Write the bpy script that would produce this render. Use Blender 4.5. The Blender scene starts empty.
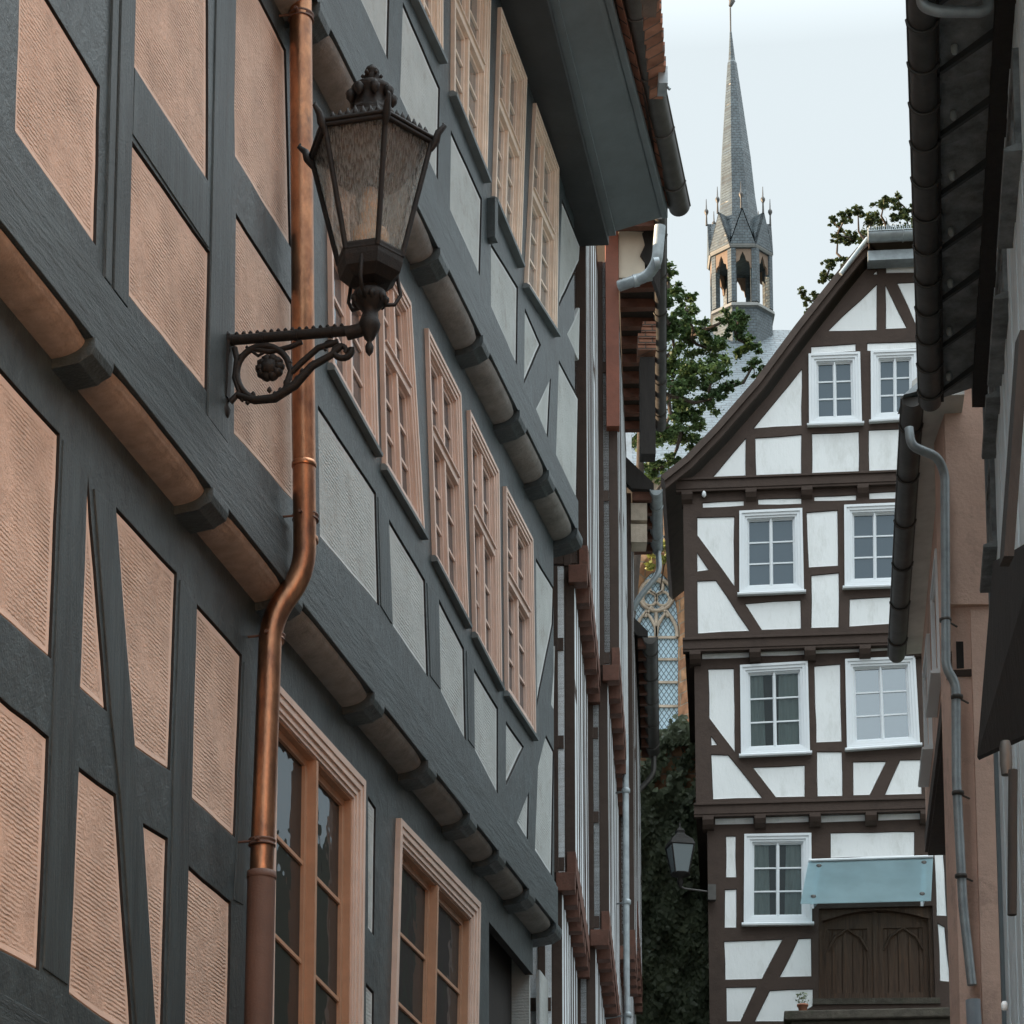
import bpy, math, random
from mathutils import Vector
from mathutils.geometry import delaunay_2d_cdt
random.seed(11)
R = math.radians
C = bpy.context.scene.collection

# ---------------------------------------------------------------- camera model
F = 2600.0; TH = math.atan(0.165); PX = 512.0; PY = 1640 - F*0.165; CZ = 1.6
ct, st = math.cos(TH), math.sin(TH)
def ray(px, py):
    a = (px-PX)/F; b = (PY-py)/F
    return (a, ct-b*st, st+b*ct)
def at_y(px, py, Y):
    r = ray(px, py); k = Y/r[1]; return Vector((r[0]*k, Y, CZ+r[2]*k))
def at_z(px, py, z):
    r = ray(px, py); k = (z-CZ)/r[2]; return Vector((r[0]*k, r[1]*k, z))
def vpt(px): return (px-PX)*ct/F
def proj(p):
    z = p[2]-CZ; d = p[1]*ct+z*st; u = -p[1]*st+z*ct
    return (PX+F*p[0]/d, PY-F*u/d)

cam = bpy.data.cameras.new('camera'); co = bpy.data.objects.new('camera', cam); C.objects.link(co)
co.location = (0, 0, CZ); co.rotation_euler = (math.pi/2+TH, 0, 0)
cam.sensor_width = 36; cam.lens = F/1024*36; cam.shift_y = (PY-512)/1024; cam.clip_end = 2000; cam.clip_start = .1
bpy.context.scene.camera = co

class Pl:                      # a vertical facade plane: u along the wall, v = world height, w outwards
    def __init__(s, p, ux, uy, off=0):
        l = math.hypot(ux, uy); s.u = (ux/l, uy/l); s.n = (uy/l, -ux/l)
        s.p = (p[0]+s.n[0]*off, p[1]+s.n[1]*off)
    def uv(s, px, py):
        r = ray(px, py); d = s.n[0]*r[0]+s.n[1]*r[1]; k = (s.n[0]*s.p[0]+s.n[1]*s.p[1])/d
        x, y = r[0]*k, r[1]*k
        return ((x-s.p[0])*s.u[0]+(y-s.p[1])*s.u[1], CZ+r[2]*k)
    def uvs(s, pts): return [s.uv(*p) for p in pts]
    def P(s, u, v, w=0): return Vector((s.p[0]+s.u[0]*u+s.n[0]*w, s.p[1]+s.u[1]*u+s.n[1]*w, v))

# ---------------------------------------------------------------- mesh helpers
class MB:
    def __init__(s): s.v = []; s.f = []; s.m = []; s.sm = []
    def add(s, vs, fs, mi=0, smooth=False):
        o = len(s.v); s.v += [tuple(v) for v in vs]
        for f in fs: s.f.append([o+i for i in f]); s.m.append(mi); s.sm.append(smooth)
    def hexa(s, p, mi=0):      # p: 4 front + 4 back, same order
        s.add(p, [(0,1,2,3), (7,6,5,4), (0,4,5,1), (1,5,6,2), (2,6,7,3), (3,7,4,0)], mi)
    def box(s, x0, x1, y0, y1, z0, z1, mi=0):
        s.hexa([(x0,y0,z0),(x1,y0,z0),(x1,y0,z1),(x0,y0,z1),(x0,y1,z0),(x1,y1,z0),(x1,y1,z1),(x0,y1,z1)], mi)
    def pbox(s, pl, u0, u1, v0, v1, w0, w1, mi=0):
        P = pl.P
        s.hexa([P(u0,v0,w1),P(u1,v0,w1),P(u1,v1,w1),P(u0,v1,w1),P(u0,v0,w0),P(u1,v0,w0),P(u1,v1,w0),P(u0,v1,w0)], mi)
    def prism(s, fr, bk, mi=0):   # two point lists
        n = len(fr); s.add(list(fr)+list(bk), [tuple(range(n)), tuple(range(2*n-1, n-1, -1))]+[(i, i+n, (i+1) % n+n, (i+1) % n) for i in range(n)], mi)
    def pprism(s, pl, poly, w0, w1, mi=0):
        s.prism([pl.P(u, v, w1) for u, v in poly], [pl.P(u, v, w0) for u, v in poly], mi)
    def tube(s, path, rad, seg=12, mi=0, caps=True):
        path = [Vector(p) for p in path]; n = len(path)
        if not hasattr(rad, '__len__'): rad = [rad]*n
        vs = []; up = None
        for i, p in enumerate(path):
            t = (path[min(i+1, n-1)]-path[max(i-1, 0)])
            t = t.normalized() if t.length > 1e-9 else Vector((0, 0, 1))
            if up is None:
                a = Vector((0, 0, 1)) if abs(t.z) < .9 else Vector((1, 0, 0))
                up = (a-t*a.dot(t)).normalized()
            else: up = (up-t*up.dot(t)).normalized()
            b = t.cross(up)
            for k in range(seg):
                an = 2*math.pi*k/seg; vs.append(p+(up*math.cos(an)+b*math.sin(an))*rad[i])
        fs = [(i*seg+k, i*seg+(k+1) % seg, (i+1)*seg+(k+1) % seg, (i+1)*seg+k) for i in range(n-1) for k in range(seg)]
        s.add(vs, fs, mi, True)
        if caps: s.add(vs[:seg], [tuple(range(seg-1, -1, -1))], mi); s.add(vs[-seg:], [tuple(range(seg))], mi)
    def lathe(s, c, prof, seg=20, mi=0, rot=0, smooth=True, axis=(0, 0, 1)):   # prof: (r, z)
        c = Vector(c); vs = []
        for r, z in prof:
            for k in range(seg):
                a = rot+2*math.pi*k/seg; vs.append((c.x+r*math.cos(a)+axis[0]*z, c.y+r*math.sin(a)+axis[1]*z, c.z+z))
        n = len(prof)
        s.add(vs, [(i*seg+k, i*seg+(k+1) % seg, (i+1)*seg+(k+1) % seg, (i+1)*seg+k) for i in range(n-1) for k in range(seg)], mi, smooth)
        s.add(vs[:seg], [tuple(range(seg-1, -1, -1))], mi); s.add(vs[-seg:], [tuple(range(seg))], mi)
    def build(s, name, mats, parent=None, label=None, bevel=0):
        me = bpy.data.meshes.new(name)
        off = Vector((0, 0, 0))
        q = parent
        while q is not None: off = off+q.location; q = q.parent
        if parent is None and s.v:
            xs = [v[0] for v in s.v]; ys = [v[1] for v in s.v]; zs = [v[2] for v in s.v]
            loc = Vector(((min(xs)+max(xs))/2, (min(ys)+max(ys))/2, min(zs)))
        else: loc = Vector((0, 0, 0))
        off = off+loc
        me.from_pydata([(v[0]-off.x, v[1]-off.y, v[2]-off.z) for v in s.v], [], s.f)
        if not isinstance(mats, (list, tuple)): mats = [mats]
        for m in mats: me.materials.append(m)
        me.polygons.foreach_set('material_index', s.m); me.polygons.foreach_set('use_smooth', s.sm)
        me.update()
        o = bpy.data.objects.new(name, me); C.objects.link(o); o.location = loc
        if parent is not None: o.parent = parent
        if label: o['label'] = label
        if bevel:
            b = o.modifiers.new('bevel', 'BEVEL'); b.width = bevel; b.segments = 2; b.limit_method = 'ANGLE'
        return o

def empty(name, loc, label, cat, group=None):
    o = bpy.data.objects.new(name, None); C.objects.link(o); o.location = loc; o.empty_display_size = .3
    o['label'] = label; o['category'] = cat
    if group: o['group'] = group
    return o
def tag(o, label=None, cat=None, group=None, kind=None):
    for k, v in (('label', label), ('category', cat), ('group', group), ('kind', kind)):
        if v: o[k] = v
    return o

# ---------------------------------------------------------------- materials
def mat(name, col, rough=.8, metal=0, spec=.4, var=.25, vscale=3, col2=None, streak=0, bump=0, bscale=30, bev=0, comb=0, combscale=30, fine=0, dirt=None, dscale=1.5, damt=.5, aniso=(1,1,1)):
    m = bpy.data.materials.new(name); m.use_nodes = True; nt = m.node_tree; N = nt.nodes; Lk = nt.links
    b = N['Principled BSDF']; b.inputs['Roughness'].default_value = rough; b.inputs['Metallic'].default_value = metal
    b.inputs['Specular IOR Level'].default_value = spec
    geo = N.new('ShaderNodeNewGeometry')
    mp = N.new('ShaderNodeMapping'); mp.inputs['Scale'].default_value = aniso; Lk.new(geo.outputs['Position'], mp.inputs['Vector'])
    n1 = N.new('ShaderNodeTexNoise'); n1.inputs['Scale'].default_value = vscale; n1.inputs['Detail'].default_value = 6; n1.inputs['Roughness'].default_value = .65
    Lk.new(mp.outputs[0], n1.inputs['Vector'])
    mx = N.new('ShaderNodeMix'); mx.data_type = 'RGBA'
    c2 = col2 or tuple(c*(1-var) for c in col)
    c1 = tuple(min(1, c*(1+var*.5)) for c in col) if not col2 else col
    mx.inputs['A'].default_value = (*c2, 1); mx.inputs['B'].default_value = (*c1, 1)
    rp = N.new('ShaderNodeMapRange'); rp.inputs['From Min'].default_value = .3; rp.inputs['From Max'].default_value = .7
    Lk.new(n1.outputs['Fac'], rp.inputs['Value']); Lk.new(rp.outputs['Result'], mx.inputs['Factor'])
    out = mx.outputs['Result']
    if dirt:
        n3 = N.new('ShaderNodeTexNoise'); n3.inputs['Scale'].default_value = dscale; n3.inputs['Detail'].default_value = 9; n3.inputs['Roughness'].default_value = .75
        Lk.new(mp.outputs[0], n3.inputs['Vector'])
        r3 = N.new('ShaderNodeMapRange'); r3.inputs['From Min'].default_value = .52; r3.inputs['From Max'].default_value = .72; r3.inputs['To Max'].default_value = damt
        Lk.new(n3.outputs['Fac'], r3.inputs['Value'])
        m3 = N.new('ShaderNodeMix'); m3.data_type = 'RGBA'; Lk.new(out, m3.inputs['A']); m3.inputs['B'].default_value = (*dirt, 1); Lk.new(r3.outputs['Result'], m3.inputs['Factor'])
        out = m3.outputs['Result']
    Lk.new(out, b.inputs['Base Color'])
    h = None
    if bump:
        n2 = N.new('ShaderNodeTexNoise'); n2.inputs['Scale'].default_value = bscale; n2.inputs['Detail'].default_value = 8; n2.inputs['Roughness'].default_value = .7
        Lk.new(mp.outputs[0], n2.inputs['Vector'])
        bp = N.new('ShaderNodeBump'); bp.inputs['Strength'].default_value = 1; bp.inputs['Distance'].default_value = bump
        Lk.new(n2.outputs['Fac'], bp.inputs['Height']); h = bp
        if fine:
            n5 = N.new('ShaderNodeTexNoise'); n5.inputs['Scale'].default_value = 70; n5.inputs['Detail'].default_value = 5; Lk.new(geo.outputs['Position'], n5.inputs['Vector'])
            b5 = N.new('ShaderNodeBump'); b5.inputs['Strength'].default_value = 1; b5.inputs['Distance'].default_value = fine; Lk.new(n5.outputs['Fac'], b5.inputs['Height']); Lk.new(bp.outputs['Normal'], b5.inputs['Normal']); h = b5
        if comb:
            wv = N.new('ShaderNodeTexWave'); wv.bands_direction = 'Z'; wv.inputs['Scale'].default_value = combscale/10
            wv.inputs['Distortion'].default_value = 3.5; wv.inputs['Detail'].default_value = 3; wv.inputs['Detail Scale'].default_value = 2.2; wv.inputs['Detail Roughness'].default_value = .6
            Lk.new(geo.outputs['Position'], wv.inputs['Vector'])
            n4 = N.new('ShaderNodeTexNoise'); n4.inputs['Scale'].default_value = 3.5; n4.inputs['Detail'].default_value = 4; Lk.new(geo.outputs['Position'], n4.inputs['Vector'])
            r4 = N.new('ShaderNodeMapRange'); r4.inputs['From Min'].default_value = .38; r4.inputs['From Max'].default_value = .62; Lk.new(n4.outputs['Fac'], r4.inputs['Value'])
            mu = N.new('ShaderNodeMath'); mu.operation = 'MULTIPLY'; Lk.new(wv.outputs['Fac'], mu.inputs[0]); Lk.new(r4.outputs['Result'], mu.inputs[1])
            b2 = N.new('ShaderNodeBump'); b2.inputs['Strength'].default_value = 1; b2.inputs['Distance'].default_value = comb
            Lk.new(mu.outputs[0], b2.inputs['Height']); Lk.new(bp.outputs['Normal'], b2.inputs['Normal']); h = b2
    if bev:
        bv = N.new('ShaderNodeBevel'); bv.samples = 4; bv.inputs['Radius'].default_value = bev
        if h is not None: Lk.new(bv.outputs['Normal'], (bp if bump else h).inputs['Normal'])
        else: Lk.new(bv.outputs['Normal'], b.inputs['Normal'])
    if h is not None: Lk.new(h.outputs['Normal'], b.inputs['Normal'])
    return m

def brickmat(name, c1, c2, mortar, sx, sz, bumpd=.01, rough=.8, axis='X', offset=.5, msize=.02, spec=.3, dirt=None):
    """courses running horizontally; axis = world axis (or 'R' = angle around z) along the course"""
    m = bpy.data.materials.new(name); m.use_nodes = True; nt = m.node_tree; N = nt.nodes; Lk = nt.links
    b = N['Principled BSDF']; b.inputs['Roughness'].default_value = rough; b.inputs['Specular IOR Level'].default_value = spec
    geo = N.new('ShaderNodeNewGeometry'); sp = N.new('ShaderNodeSeparateXYZ'); Lk.new(geo.outputs['Position'], sp.inputs[0])
    cb = N.new('ShaderNodeCombineXYZ')
    if axis == 'R':
        ad = N.new('ShaderNodeMath'); ad.operation = 'ADD'; Lk.new(sp.outputs['X'], ad.inputs[0]); Lk.new(sp.outputs['Y'], ad.inputs[1]); Lk.new(ad.outputs[0], cb.inputs['X'])
    else: Lk.new(sp.outputs[axis], cb.inputs['X'])
    Lk.new(sp.outputs['Z'], cb.inputs['Y'])
    nz = N.new('ShaderNodeTexNoise'); nz.inputs['Scale'].default_value = 2.5; Lk.new(geo.outputs['Position'], nz.inputs['Vector'])
    vm = N.new('ShaderNodeVectorMath'); vm.operation = 'SCALE'; vm.inputs['Scale'].default_value = min(sx, sz)*.25; Lk.new(nz.outputs['Color'], vm.inputs[0])
    va = N.new('ShaderNodeVectorMath'); va.operation = 'ADD'; Lk.new(cb.outputs[0], va.inputs[0]); Lk.new(vm.outputs[0], va.inputs[1])
    br = N.new('ShaderNodeTexBrick'); br.inputs['Scale'].default_value = 1; br.inputs['Brick Width'].default_value = sx; br.inputs['Row Height'].default_value = sz
    br.inputs['Mortar Size'].default_value = msize*sz; br.inputs['Mortar Smooth'].default_value = .4; br.inputs['Bias'].default_value = 0; br.offset = offset
    br.inputs['Color1'].default_value = (*c1, 1); br.inputs['Color2'].default_value = (*c2, 1); br.inputs['Mortar'].default_value = (*mortar, 1)
    Lk.new(va.outputs[0], br.inputs['Vector'])
    n2 = N.new('ShaderNodeTexNoise'); n2.inputs['Scale'].default_value = 6; n2.inputs['Detail'].default_value = 7; Lk.new(geo.outputs['Position'], n2.inputs['Vector'])
    mx = N.new('ShaderNodeMix'); mx.data_type = 'RGBA'; mx.blend_type = 'MULTIPLY'; mx.inputs['Factor'].default_value = .75
    cr = N.new('ShaderNodeMapRange'); cr.inputs['From Min'].default_value = .3; cr.inputs['From Max'].default_value = .7; cr.inputs['To Min'].default_value = .45; cr.inputs['To Max'].default_value = 1.15
    Lk.new(n2.outputs['Fac'], cr.inputs['Value']); Lk.new(br.outputs['Color'], mx.inputs['A']); Lk.new(cr.outputs['Result'], mx.inputs['B']); Lk.new(mx.outputs['Result'], b.inputs['Base Color'])
    bp = N.new('ShaderNodeBump'); bp.inputs['Distance'].default_value = bumpd; bp.invert = True; Lk.new(br.outputs['Fac'], bp.inputs['Height'])
    b2 = N.new('ShaderNodeBump'); b2.inputs['Distance'].default_value = bumpd*.6; Lk.new(n2.outputs['Fac'], b2.inputs['Height']); Lk.new(bp.outputs['Normal'], b2.inputs['Normal']); Lk.new(b2.outputs['Normal'], b.inputs['Normal'])
    return m

def glassmat(name, dark, tint, fac, rough=.03, wav=.002, wscale=6):
    m = bpy.data.materials.new(name); m.use_nodes = True; nt = m.node_tree; N = nt.nodes; Lk = nt.links
    b = N['Principled BSDF']; b.inputs['Base Color'].default_value = (*dark, 1); b.inputs['Roughness'].default_value = .6; b.inputs['Specular IOR Level'].default_value = .1
    g = N.new('ShaderNodeBsdfGlossy'); g.inputs['Color'].default_value = (*tint, 1); g.inputs['Roughness'].default_value = rough
    geo = N.new('ShaderNodeNewGeometry'); n = N.new('ShaderNodeTexNoise'); n.inputs['Scale'].default_value = wscale; n.inputs['Detail'].default_value = 1; Lk.new(geo.outputs['Position'], n.inputs['Vector'])
    bp = N.new('ShaderNodeBump'); bp.inputs['Distance'].default_value = wav; Lk.new(n.outputs['Fac'], bp.inputs['Height']); Lk.new(bp.outputs['Normal'], g.inputs['Normal'])
    fr = N.new('ShaderNodeFresnel'); fr.inputs['IOR'].default_value = 1.5
    ad = N.new('ShaderNodeMath'); ad.operation = 'MULTIPLY_ADD'; ad.inputs[1].default_value = 1-fac; ad.inputs[2].default_value = fac; Lk.new(fr.outputs[0], ad.inputs[0]); ad.use_clamp = True
    mx = N.new('ShaderNodeMixShader'); Lk.new(ad.outputs[0], mx.inputs[0]); Lk.new(b.outputs[0], mx.inputs[1]); Lk.new(g.outputs[0], mx.inputs[2])
    Lk.new(mx.outputs[0], N['Material Output'].inputs['Surface'])
    return m

def clearmat(name):
    m = bpy.data.materials.new(name); m.use_nodes = True; nt = m.node_tree; N = nt.nodes; Lk = nt.links
    g = N.new('ShaderNodeBsdfGlossy'); g.inputs['Color'].default_value = (.75,.85,.9,1); g.inputs['Roughness'].default_value = .03; t = N.new('ShaderNodeBsdfTransparent'); t.inputs['Color'].default_value = (.85,.9,.9,1)
    fr = N.new('ShaderNodeFresnel'); fr.inputs['IOR'].default_value = 1.4
    mx = N.new('ShaderNodeMixShader'); Lk.new(fr.outputs[0], mx.inputs[0]); Lk.new(t.outputs[0], mx.inputs[1]); Lk.new(g.outputs[0], mx.inputs[2]); Lk.new(mx.outputs[0], N['Material Output'].inputs['Surface'])
    return m

def leafmat(name, col, col2, trans=.25):
    m = bpy.data.materials.new(name); m.use_nodes = True; nt = m.node_tree; N = nt.nodes; Lk = nt.links
    b = N['Principled BSDF']; b.inputs['Roughness'].default_value = .5; b.inputs['Specular IOR Level'].default_value = .35
    geo = N.new('ShaderNodeNewGeometry'); n = N.new('ShaderNodeTexNoise'); n.inputs['Scale'].default_value = 1.6; n.inputs['Detail'].default_value = 3; Lk.new(geo.outputs['Position'], n.inputs['Vector'])
    wn = N.new('ShaderNodeMath'); wn.operation = 'MULTIPLY_ADD'; wn.inputs[1].default_value = .5; Lk.new(geo.outputs['Random Per Island'], wn.inputs[0])
    mr = N.new('ShaderNodeMapRange'); mr.inputs['From Min'].default_value = .3; mr.inputs['From Max'].default_value = .7; mr.inputs['To Max'].default_value = .5; Lk.new(n.outputs['Fac'], mr.inputs['Value']); Lk.new(mr.outputs['Result'], wn.inputs[2])
    mx = N.new('ShaderNodeMix'); mx.data_type = 'RGBA'; mx.inputs['A'].default_value = (*col, 1); mx.inputs['B'].default_value = (*col2, 1); Lk.new(wn.outputs[0], mx.inputs['Factor'])
    Lk.new(mx.outputs['Result'], b.inputs['Base Color'])
    t = N.new('ShaderNodeBsdfTranslucent'); Lk.new(mx.outputs['Result'], t.inputs['Color'])
    ms = N.new('ShaderNodeMixShader'); ms.inputs[0].default_value = trans; Lk.new(b.outputs[0], ms.inputs[1]); Lk.new(t.outputs[0], ms.inputs[2]); Lk.new(ms.outputs[0], N['Material Output'].inputs['Surface'])
    return m

M = {}
M['tim'] = mat('blue_grey_timber_paint', (.042,.057,.062), .40, spec=.5, var=.5, vscale=5, bump=.013, bscale=11, bev=.012, aniso=(1,1,.8), dirt=(.030,.034,.035), dscale=7, damt=.8, fine=.003)
_tk = dict(spec=.45, var=.5, vscale=6, bump=.012, bscale=16, bev=.012, dirt=(.030,.034,.035), dscale=8, damt=.8, fine=.003)
M['timv'] = mat('grained_post_paint', (.042,.057,.062), .42, aniso=(1.6,1.6,.14), **_tk)
M['timh'] = mat('grained_beam_paint', (.044,.059,.064), .42, aniso=(1,.14,1.8), **_tk)
M['rebate'] = mat('dark_rebate_paint', (.022,.02,.02), .8, var=.2)
M['peach'] = mat('peach_warm_lit_combed_plaster', (.58,.42,.335), .9, spec=.25, var=.22, vscale=3, bump=.016, bscale=24, comb=.0055, combscale=130, dirt=(.42,.29,.22), dscale=4, damt=.7)  # warm light on the near bays is partly put into this peach colour
M['peachrim'] = mat('peach_warm_lit_plaster_margin', (.60,.45,.37), .85, spec=.25, var=.1, bump=.003, bscale=30)
M['pale'] = mat('pale_rough_plaster', (.41,.43,.42), .9, spec=.25, var=.12, vscale=3, bump=.010, bscale=22, comb=.003, combscale=110, dirt=(.26,.24,.21), dscale=5, damt=.7)  # panels right of the downpipe: cooler light partly put into the colour
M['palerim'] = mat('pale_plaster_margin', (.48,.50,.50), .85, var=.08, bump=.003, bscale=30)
M['roll'] = mat('tan_roll_plaster', (.37,.285,.235), .9, var=.3, vscale=7, bump=.016, bscale=18, comb=.003, combscale=160)  # warm light on the near rolls partly put into the tan
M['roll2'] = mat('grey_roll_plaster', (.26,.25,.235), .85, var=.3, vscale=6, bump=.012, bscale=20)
M['salmon'] = mat('salmon_window_paint', (.62,.46,.385), .5, spec=.45, var=.14, vscale=6, bump=.0015, bscale=40, bev=.005, dirt=(.45,.28,.2), dscale=12, damt=.4)
M['creamw'] = mat('cream_window_paint', (.72,.58,.47), .5, spec=.45, var=.14, vscale=6, bump=.0015, bscale=40, bev=.005)
M['salmond'] = mat('umber_window_paint', (.40,.225,.14), .5, spec=.45, var=.15, vscale=6, bump=.0015, bscale=40, bev=.005)
M['glass'] = glassmat('window_glass', (.02,.022,.025), (.8,.88,.95), .22, wav=.004)
M['glassc'] = clearmat('clear_window_glass')
M['curtain'] = mat('net_curtain', (.34,.34,.32), .9, var=.15, vscale=12, aniso=(3,3,.3))
M['glassd'] = glassmat('dark_window_glass', (.015,.014,.014), (.55,.62,.66), .03, wav=.006)
M['glassb'] = glassmat('bright_window_glass', (.03,.04,.05), (.75,.9,1), .10, wav=.002)
M['glasss'] = glassmat('sky_window_glass', (.06,.07,.08), (.85,.93,.98), .42, wav=.002)
M['copper'] = mat('aged_copper', (.58,.285,.155), .3, metal=1, var=.35, vscale=9, col2=(.24,.12,.08), bump=.003, bscale=25, aniso=(1,1,.5), dirt=(.14,.10,.085), dscale=5, damt=.85)
M['castbrown'] = mat('brown_painted_iron', (.115,.062,.045), .6, var=.2, bump=.004, bscale=60)
M['iron'] = mat('black_wrought_iron', (.009,.007,.006), .62, metal=.0, spec=.35, var=.4, vscale=25, bump=.004, bscale=60, dirt=(.035,.020,.013), dscale=20, damt=.6)
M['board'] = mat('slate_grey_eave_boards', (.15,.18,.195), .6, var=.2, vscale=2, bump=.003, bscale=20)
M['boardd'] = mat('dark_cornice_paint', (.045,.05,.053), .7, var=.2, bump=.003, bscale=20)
M['guttd'] = mat('dark_weathered_gutter', (.085,.080,.075), .5, metal=.3, var=.35, vscale=5, bump=.003, bscale=15)
M['zinc'] = mat('dull_zinc', (.36,.40,.42), .5, metal=.55, var=.3, vscale=6, bump=.002, bscale=20)
M['bt'] = mat('brown_timber_paint', (.062,.041,.032), .75, spec=.3, var=.3, vscale=4, bump=.008, bscale=12, bev=.012, dirt=(.030,.020,.017), dscale=4, damt=.7)
M['white'] = mat('white_plaster', (.80,.82,.82), .9, spec=.2, var=.06, vscale=1.2, bump=.010, bscale=9, dirt=(.52,.53,.50), dscale=3, damt=.6, aniso=(1,1,.35))
M['whiterim'] = mat('white_plaster_edge', (.80,.82,.82), .85, var=.03)
M['cream'] = mat('cream_plaster', (.66,.58,.47), .9, var=.1, vscale=3)
M['wpaint'] = mat('white_window_paint', (.72,.755,.78), .45, spec=.45, var=.04, bev=.006, dirt=(.6,.6,.58), dscale=6, damt=.3)
M['red'] = mat('oxide_red_timber', (.13,.055,.036), .7, var=.35, vscale=5, bump=.008, bscale=18, bev=.01, dirt=(.035,.025,.02), dscale=6, damt=.7)
M['redb'] = mat('bright_oxide_board', (.20,.062,.034), .6, var=.25, vscale=4, bump=.004, bscale=18)
M['bluewhite'] = mat('weathered_white_plaster', (.70,.74,.77), .9, var=.12, vscale=2.5, bump=.006, bscale=14, dirt=(.36,.34,.31), dscale=3, damt=.6)
M['pink'] = mat('dusky_pink_render', (.66,.45,.365), .9, spec=.2, var=.15, vscale=1.3, bump=.012, bscale=14, dirt=(.30,.205,.17), dscale=1.6, damt=.9)
M['stain'] = mat('stained_grey_render', (.27,.255,.235), .9, var=.35, vscale=2.2, aniso=(1,1,.25), bump=.010, bscale=14, dirt=(.10,.09,.085), dscale=1.2, damt=.8)
M['plank'] = mat('pale_blue_boarding', (.74,.82,.86), .6, var=.18, vscale=5, aniso=(6,6,.25), bump=.004, bscale=20, dirt=(.2,.23,.25), dscale=2, damt=.6)
M['dkwood'] = mat('tarred_dark_wood', (.022,.018,.016), .8, var=.35, vscale=6, aniso=(3,3,.5), bump=.006, bscale=16)
M['door'] = mat('old_oak_door', (.085,.050,.032), .75, var=.5, vscale=9, aniso=(4,4,.25), bump=.006, bscale=24, dirt=(.14,.065,.03), dscale=7, damt=.75)
M['stone'] = mat('mossy_stone', (.075,.066,.052), .95, var=.4, vscale=7, bump=.02, bscale=12, dirt=(.035,.04,.022), dscale=5, damt=.8)
M['street'] = brickmat('cobbled_street', (.14,.13,.12), (.10,.095,.09), (.05,.045,.04), .16, .12, axis='X')
M['earth'] = mat('hill_earth', (.05,.055,.03), .95, var=.4, vscale=1, bump=.05, bscale=4)
M['sand'] = brickmat('sandstone_blocks', (.52,.30,.17), (.42,.21,.12), (.40,.32,.24), .55, .30, .03, axis='X', msize=.06)
M['sandt'] = mat('carved_sandstone', (.48,.40,.32), .9, var=.3, vscale=5, bump=.01)
M['slate'] = brickmat('slate_roof', (.115,.148,.168), (.09,.12,.138), (.05,.062,.072), .30, .13, .02, rough=.5, axis='X', msize=.10, spec=.5)
M['slatet'] = brickmat('slate_turret', (.09,.118,.132), (.068,.09,.104), (.055,.065,.07), .14, .085, .015, rough=.45, axis='R', msize=.14, spec=.5)
M['tile'] = brickmat('red_roof_tiles', (.30,.12,.075), (.20,.085,.055), (.05,.03,.025), .2, .12, .02, axis='Y', msize=.12)
M['brick'] = brickmat('old_orange_brick', (.42,.20,.13), (.30,.14,.09), (.16,.12,.10), .16, .075, .01, axis='R', msize=.14)
M['warmin'] = mat('sun_tinted_tracery', (.20,.14,.10), .8, var=.2)  # warm sunlight inside the turret put into the tracery colour
M['canopy'] = None
M['bark'] = mat('tree_bark', (.06,.045,.035), .95, var=.4, vscale=10, bump=.02, bscale=12)
M['leafA'] = leafmat('maple_leaf', (.028,.062,.026), (.095,.145,.05), .3)
M['leafB'] = leafmat('lime_leaf', (.030,.050,.022), (.075,.095,.035), .3)
M['leafI'] = leafmat('ivy_leaf', (.075,.10,.062), (.24,.28,.17), .2)
M['leafS'] = leafmat('sprig_leaf', (.10,.14,.03), (.30,.30,.08), .3)

# ---------------------------------------------------------------- timber-frame builders
def inside(p, poly):
    x, y = p; c = False; n = len(poly)
    for i in range(n):
        x0, y0 = poly[i]; x1, y1 = poly[i-1]
        if (y0 > y) != (y1 > y) and x < (x1-x0)*(y-y0)/(y1-y0)+x0: c = not c
    return c
def area(p): return sum(p[i-1][0]*p[i][1]-p[i][0]*p[i-1][1] for i in range(len(p)))/2
def inset(poly, d):
    if area(poly) < 0: poly = poly[::-1]
    n = len(poly); out = []
    for i in range(n):
        a = Vector(poly[i-1]); b = Vector(poly[i]); c = Vector(poly[(i+1) % n])
        e1 = (b-a).normalized(); e2 = (c-b).normalized()
        n1 = Vector((-e1.y, e1.x)); n2 = Vector((-e2.y, e2.x))
        k = 1+n1.dot(n2); k = max(k, .35)
        out.append(tuple(b+(n1+n2)*(d/k)))
    return out
def frame(pl, outer, holes, w0, w1, m, parent, name='timber_frame', sidem=None):
    vs = []; es = []
    for poly in [outer]+holes:
        o = len(vs); n = len(poly); vs += [Vector(p) for p in poly]; es += [(o+i, o+(i+1) % n) for i in range(n)]
    V2, E2, F2, _, _, _ = delaunay_2d_cdt(vs, es, [], 0, 1e-5)
    mb = MB(); tris = []
    for f in F2:
        cx = sum(V2[i].x for i in f)/len(f); cy = sum(V2[i].y for i in f)/len(f)
        if inside((cx, cy), outer) and not any(inside((cx, cy), h) for h in holes): tris.append(tuple(f))
    n = len(V2); fr = [pl.P(v.x, v.y, w1) for v in V2]; bk = [pl.P(v.x, v.y, w0) for v in V2]
    cnt = {}
    for f in tris:
        for i in range(len(f)): e = (f[i-1], f[i]); cnt[e] = 1
    fs = list(tris)+[tuple(i+n for i in reversed(f)) for f in tris]
    fs += [(b, a, a+n, b+n) for (a, b) in cnt if (b, a) not in cnt]
    mb.add(fr+bk, fs)
    if sidem:
        for i in range(len(tris)*2, len(mb.f)): mb.m[i] = 1
        return mb.build(name, [m, sidem], parent)
    return mb.build(name, m, parent)
_wr = random.Random(77)
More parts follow.
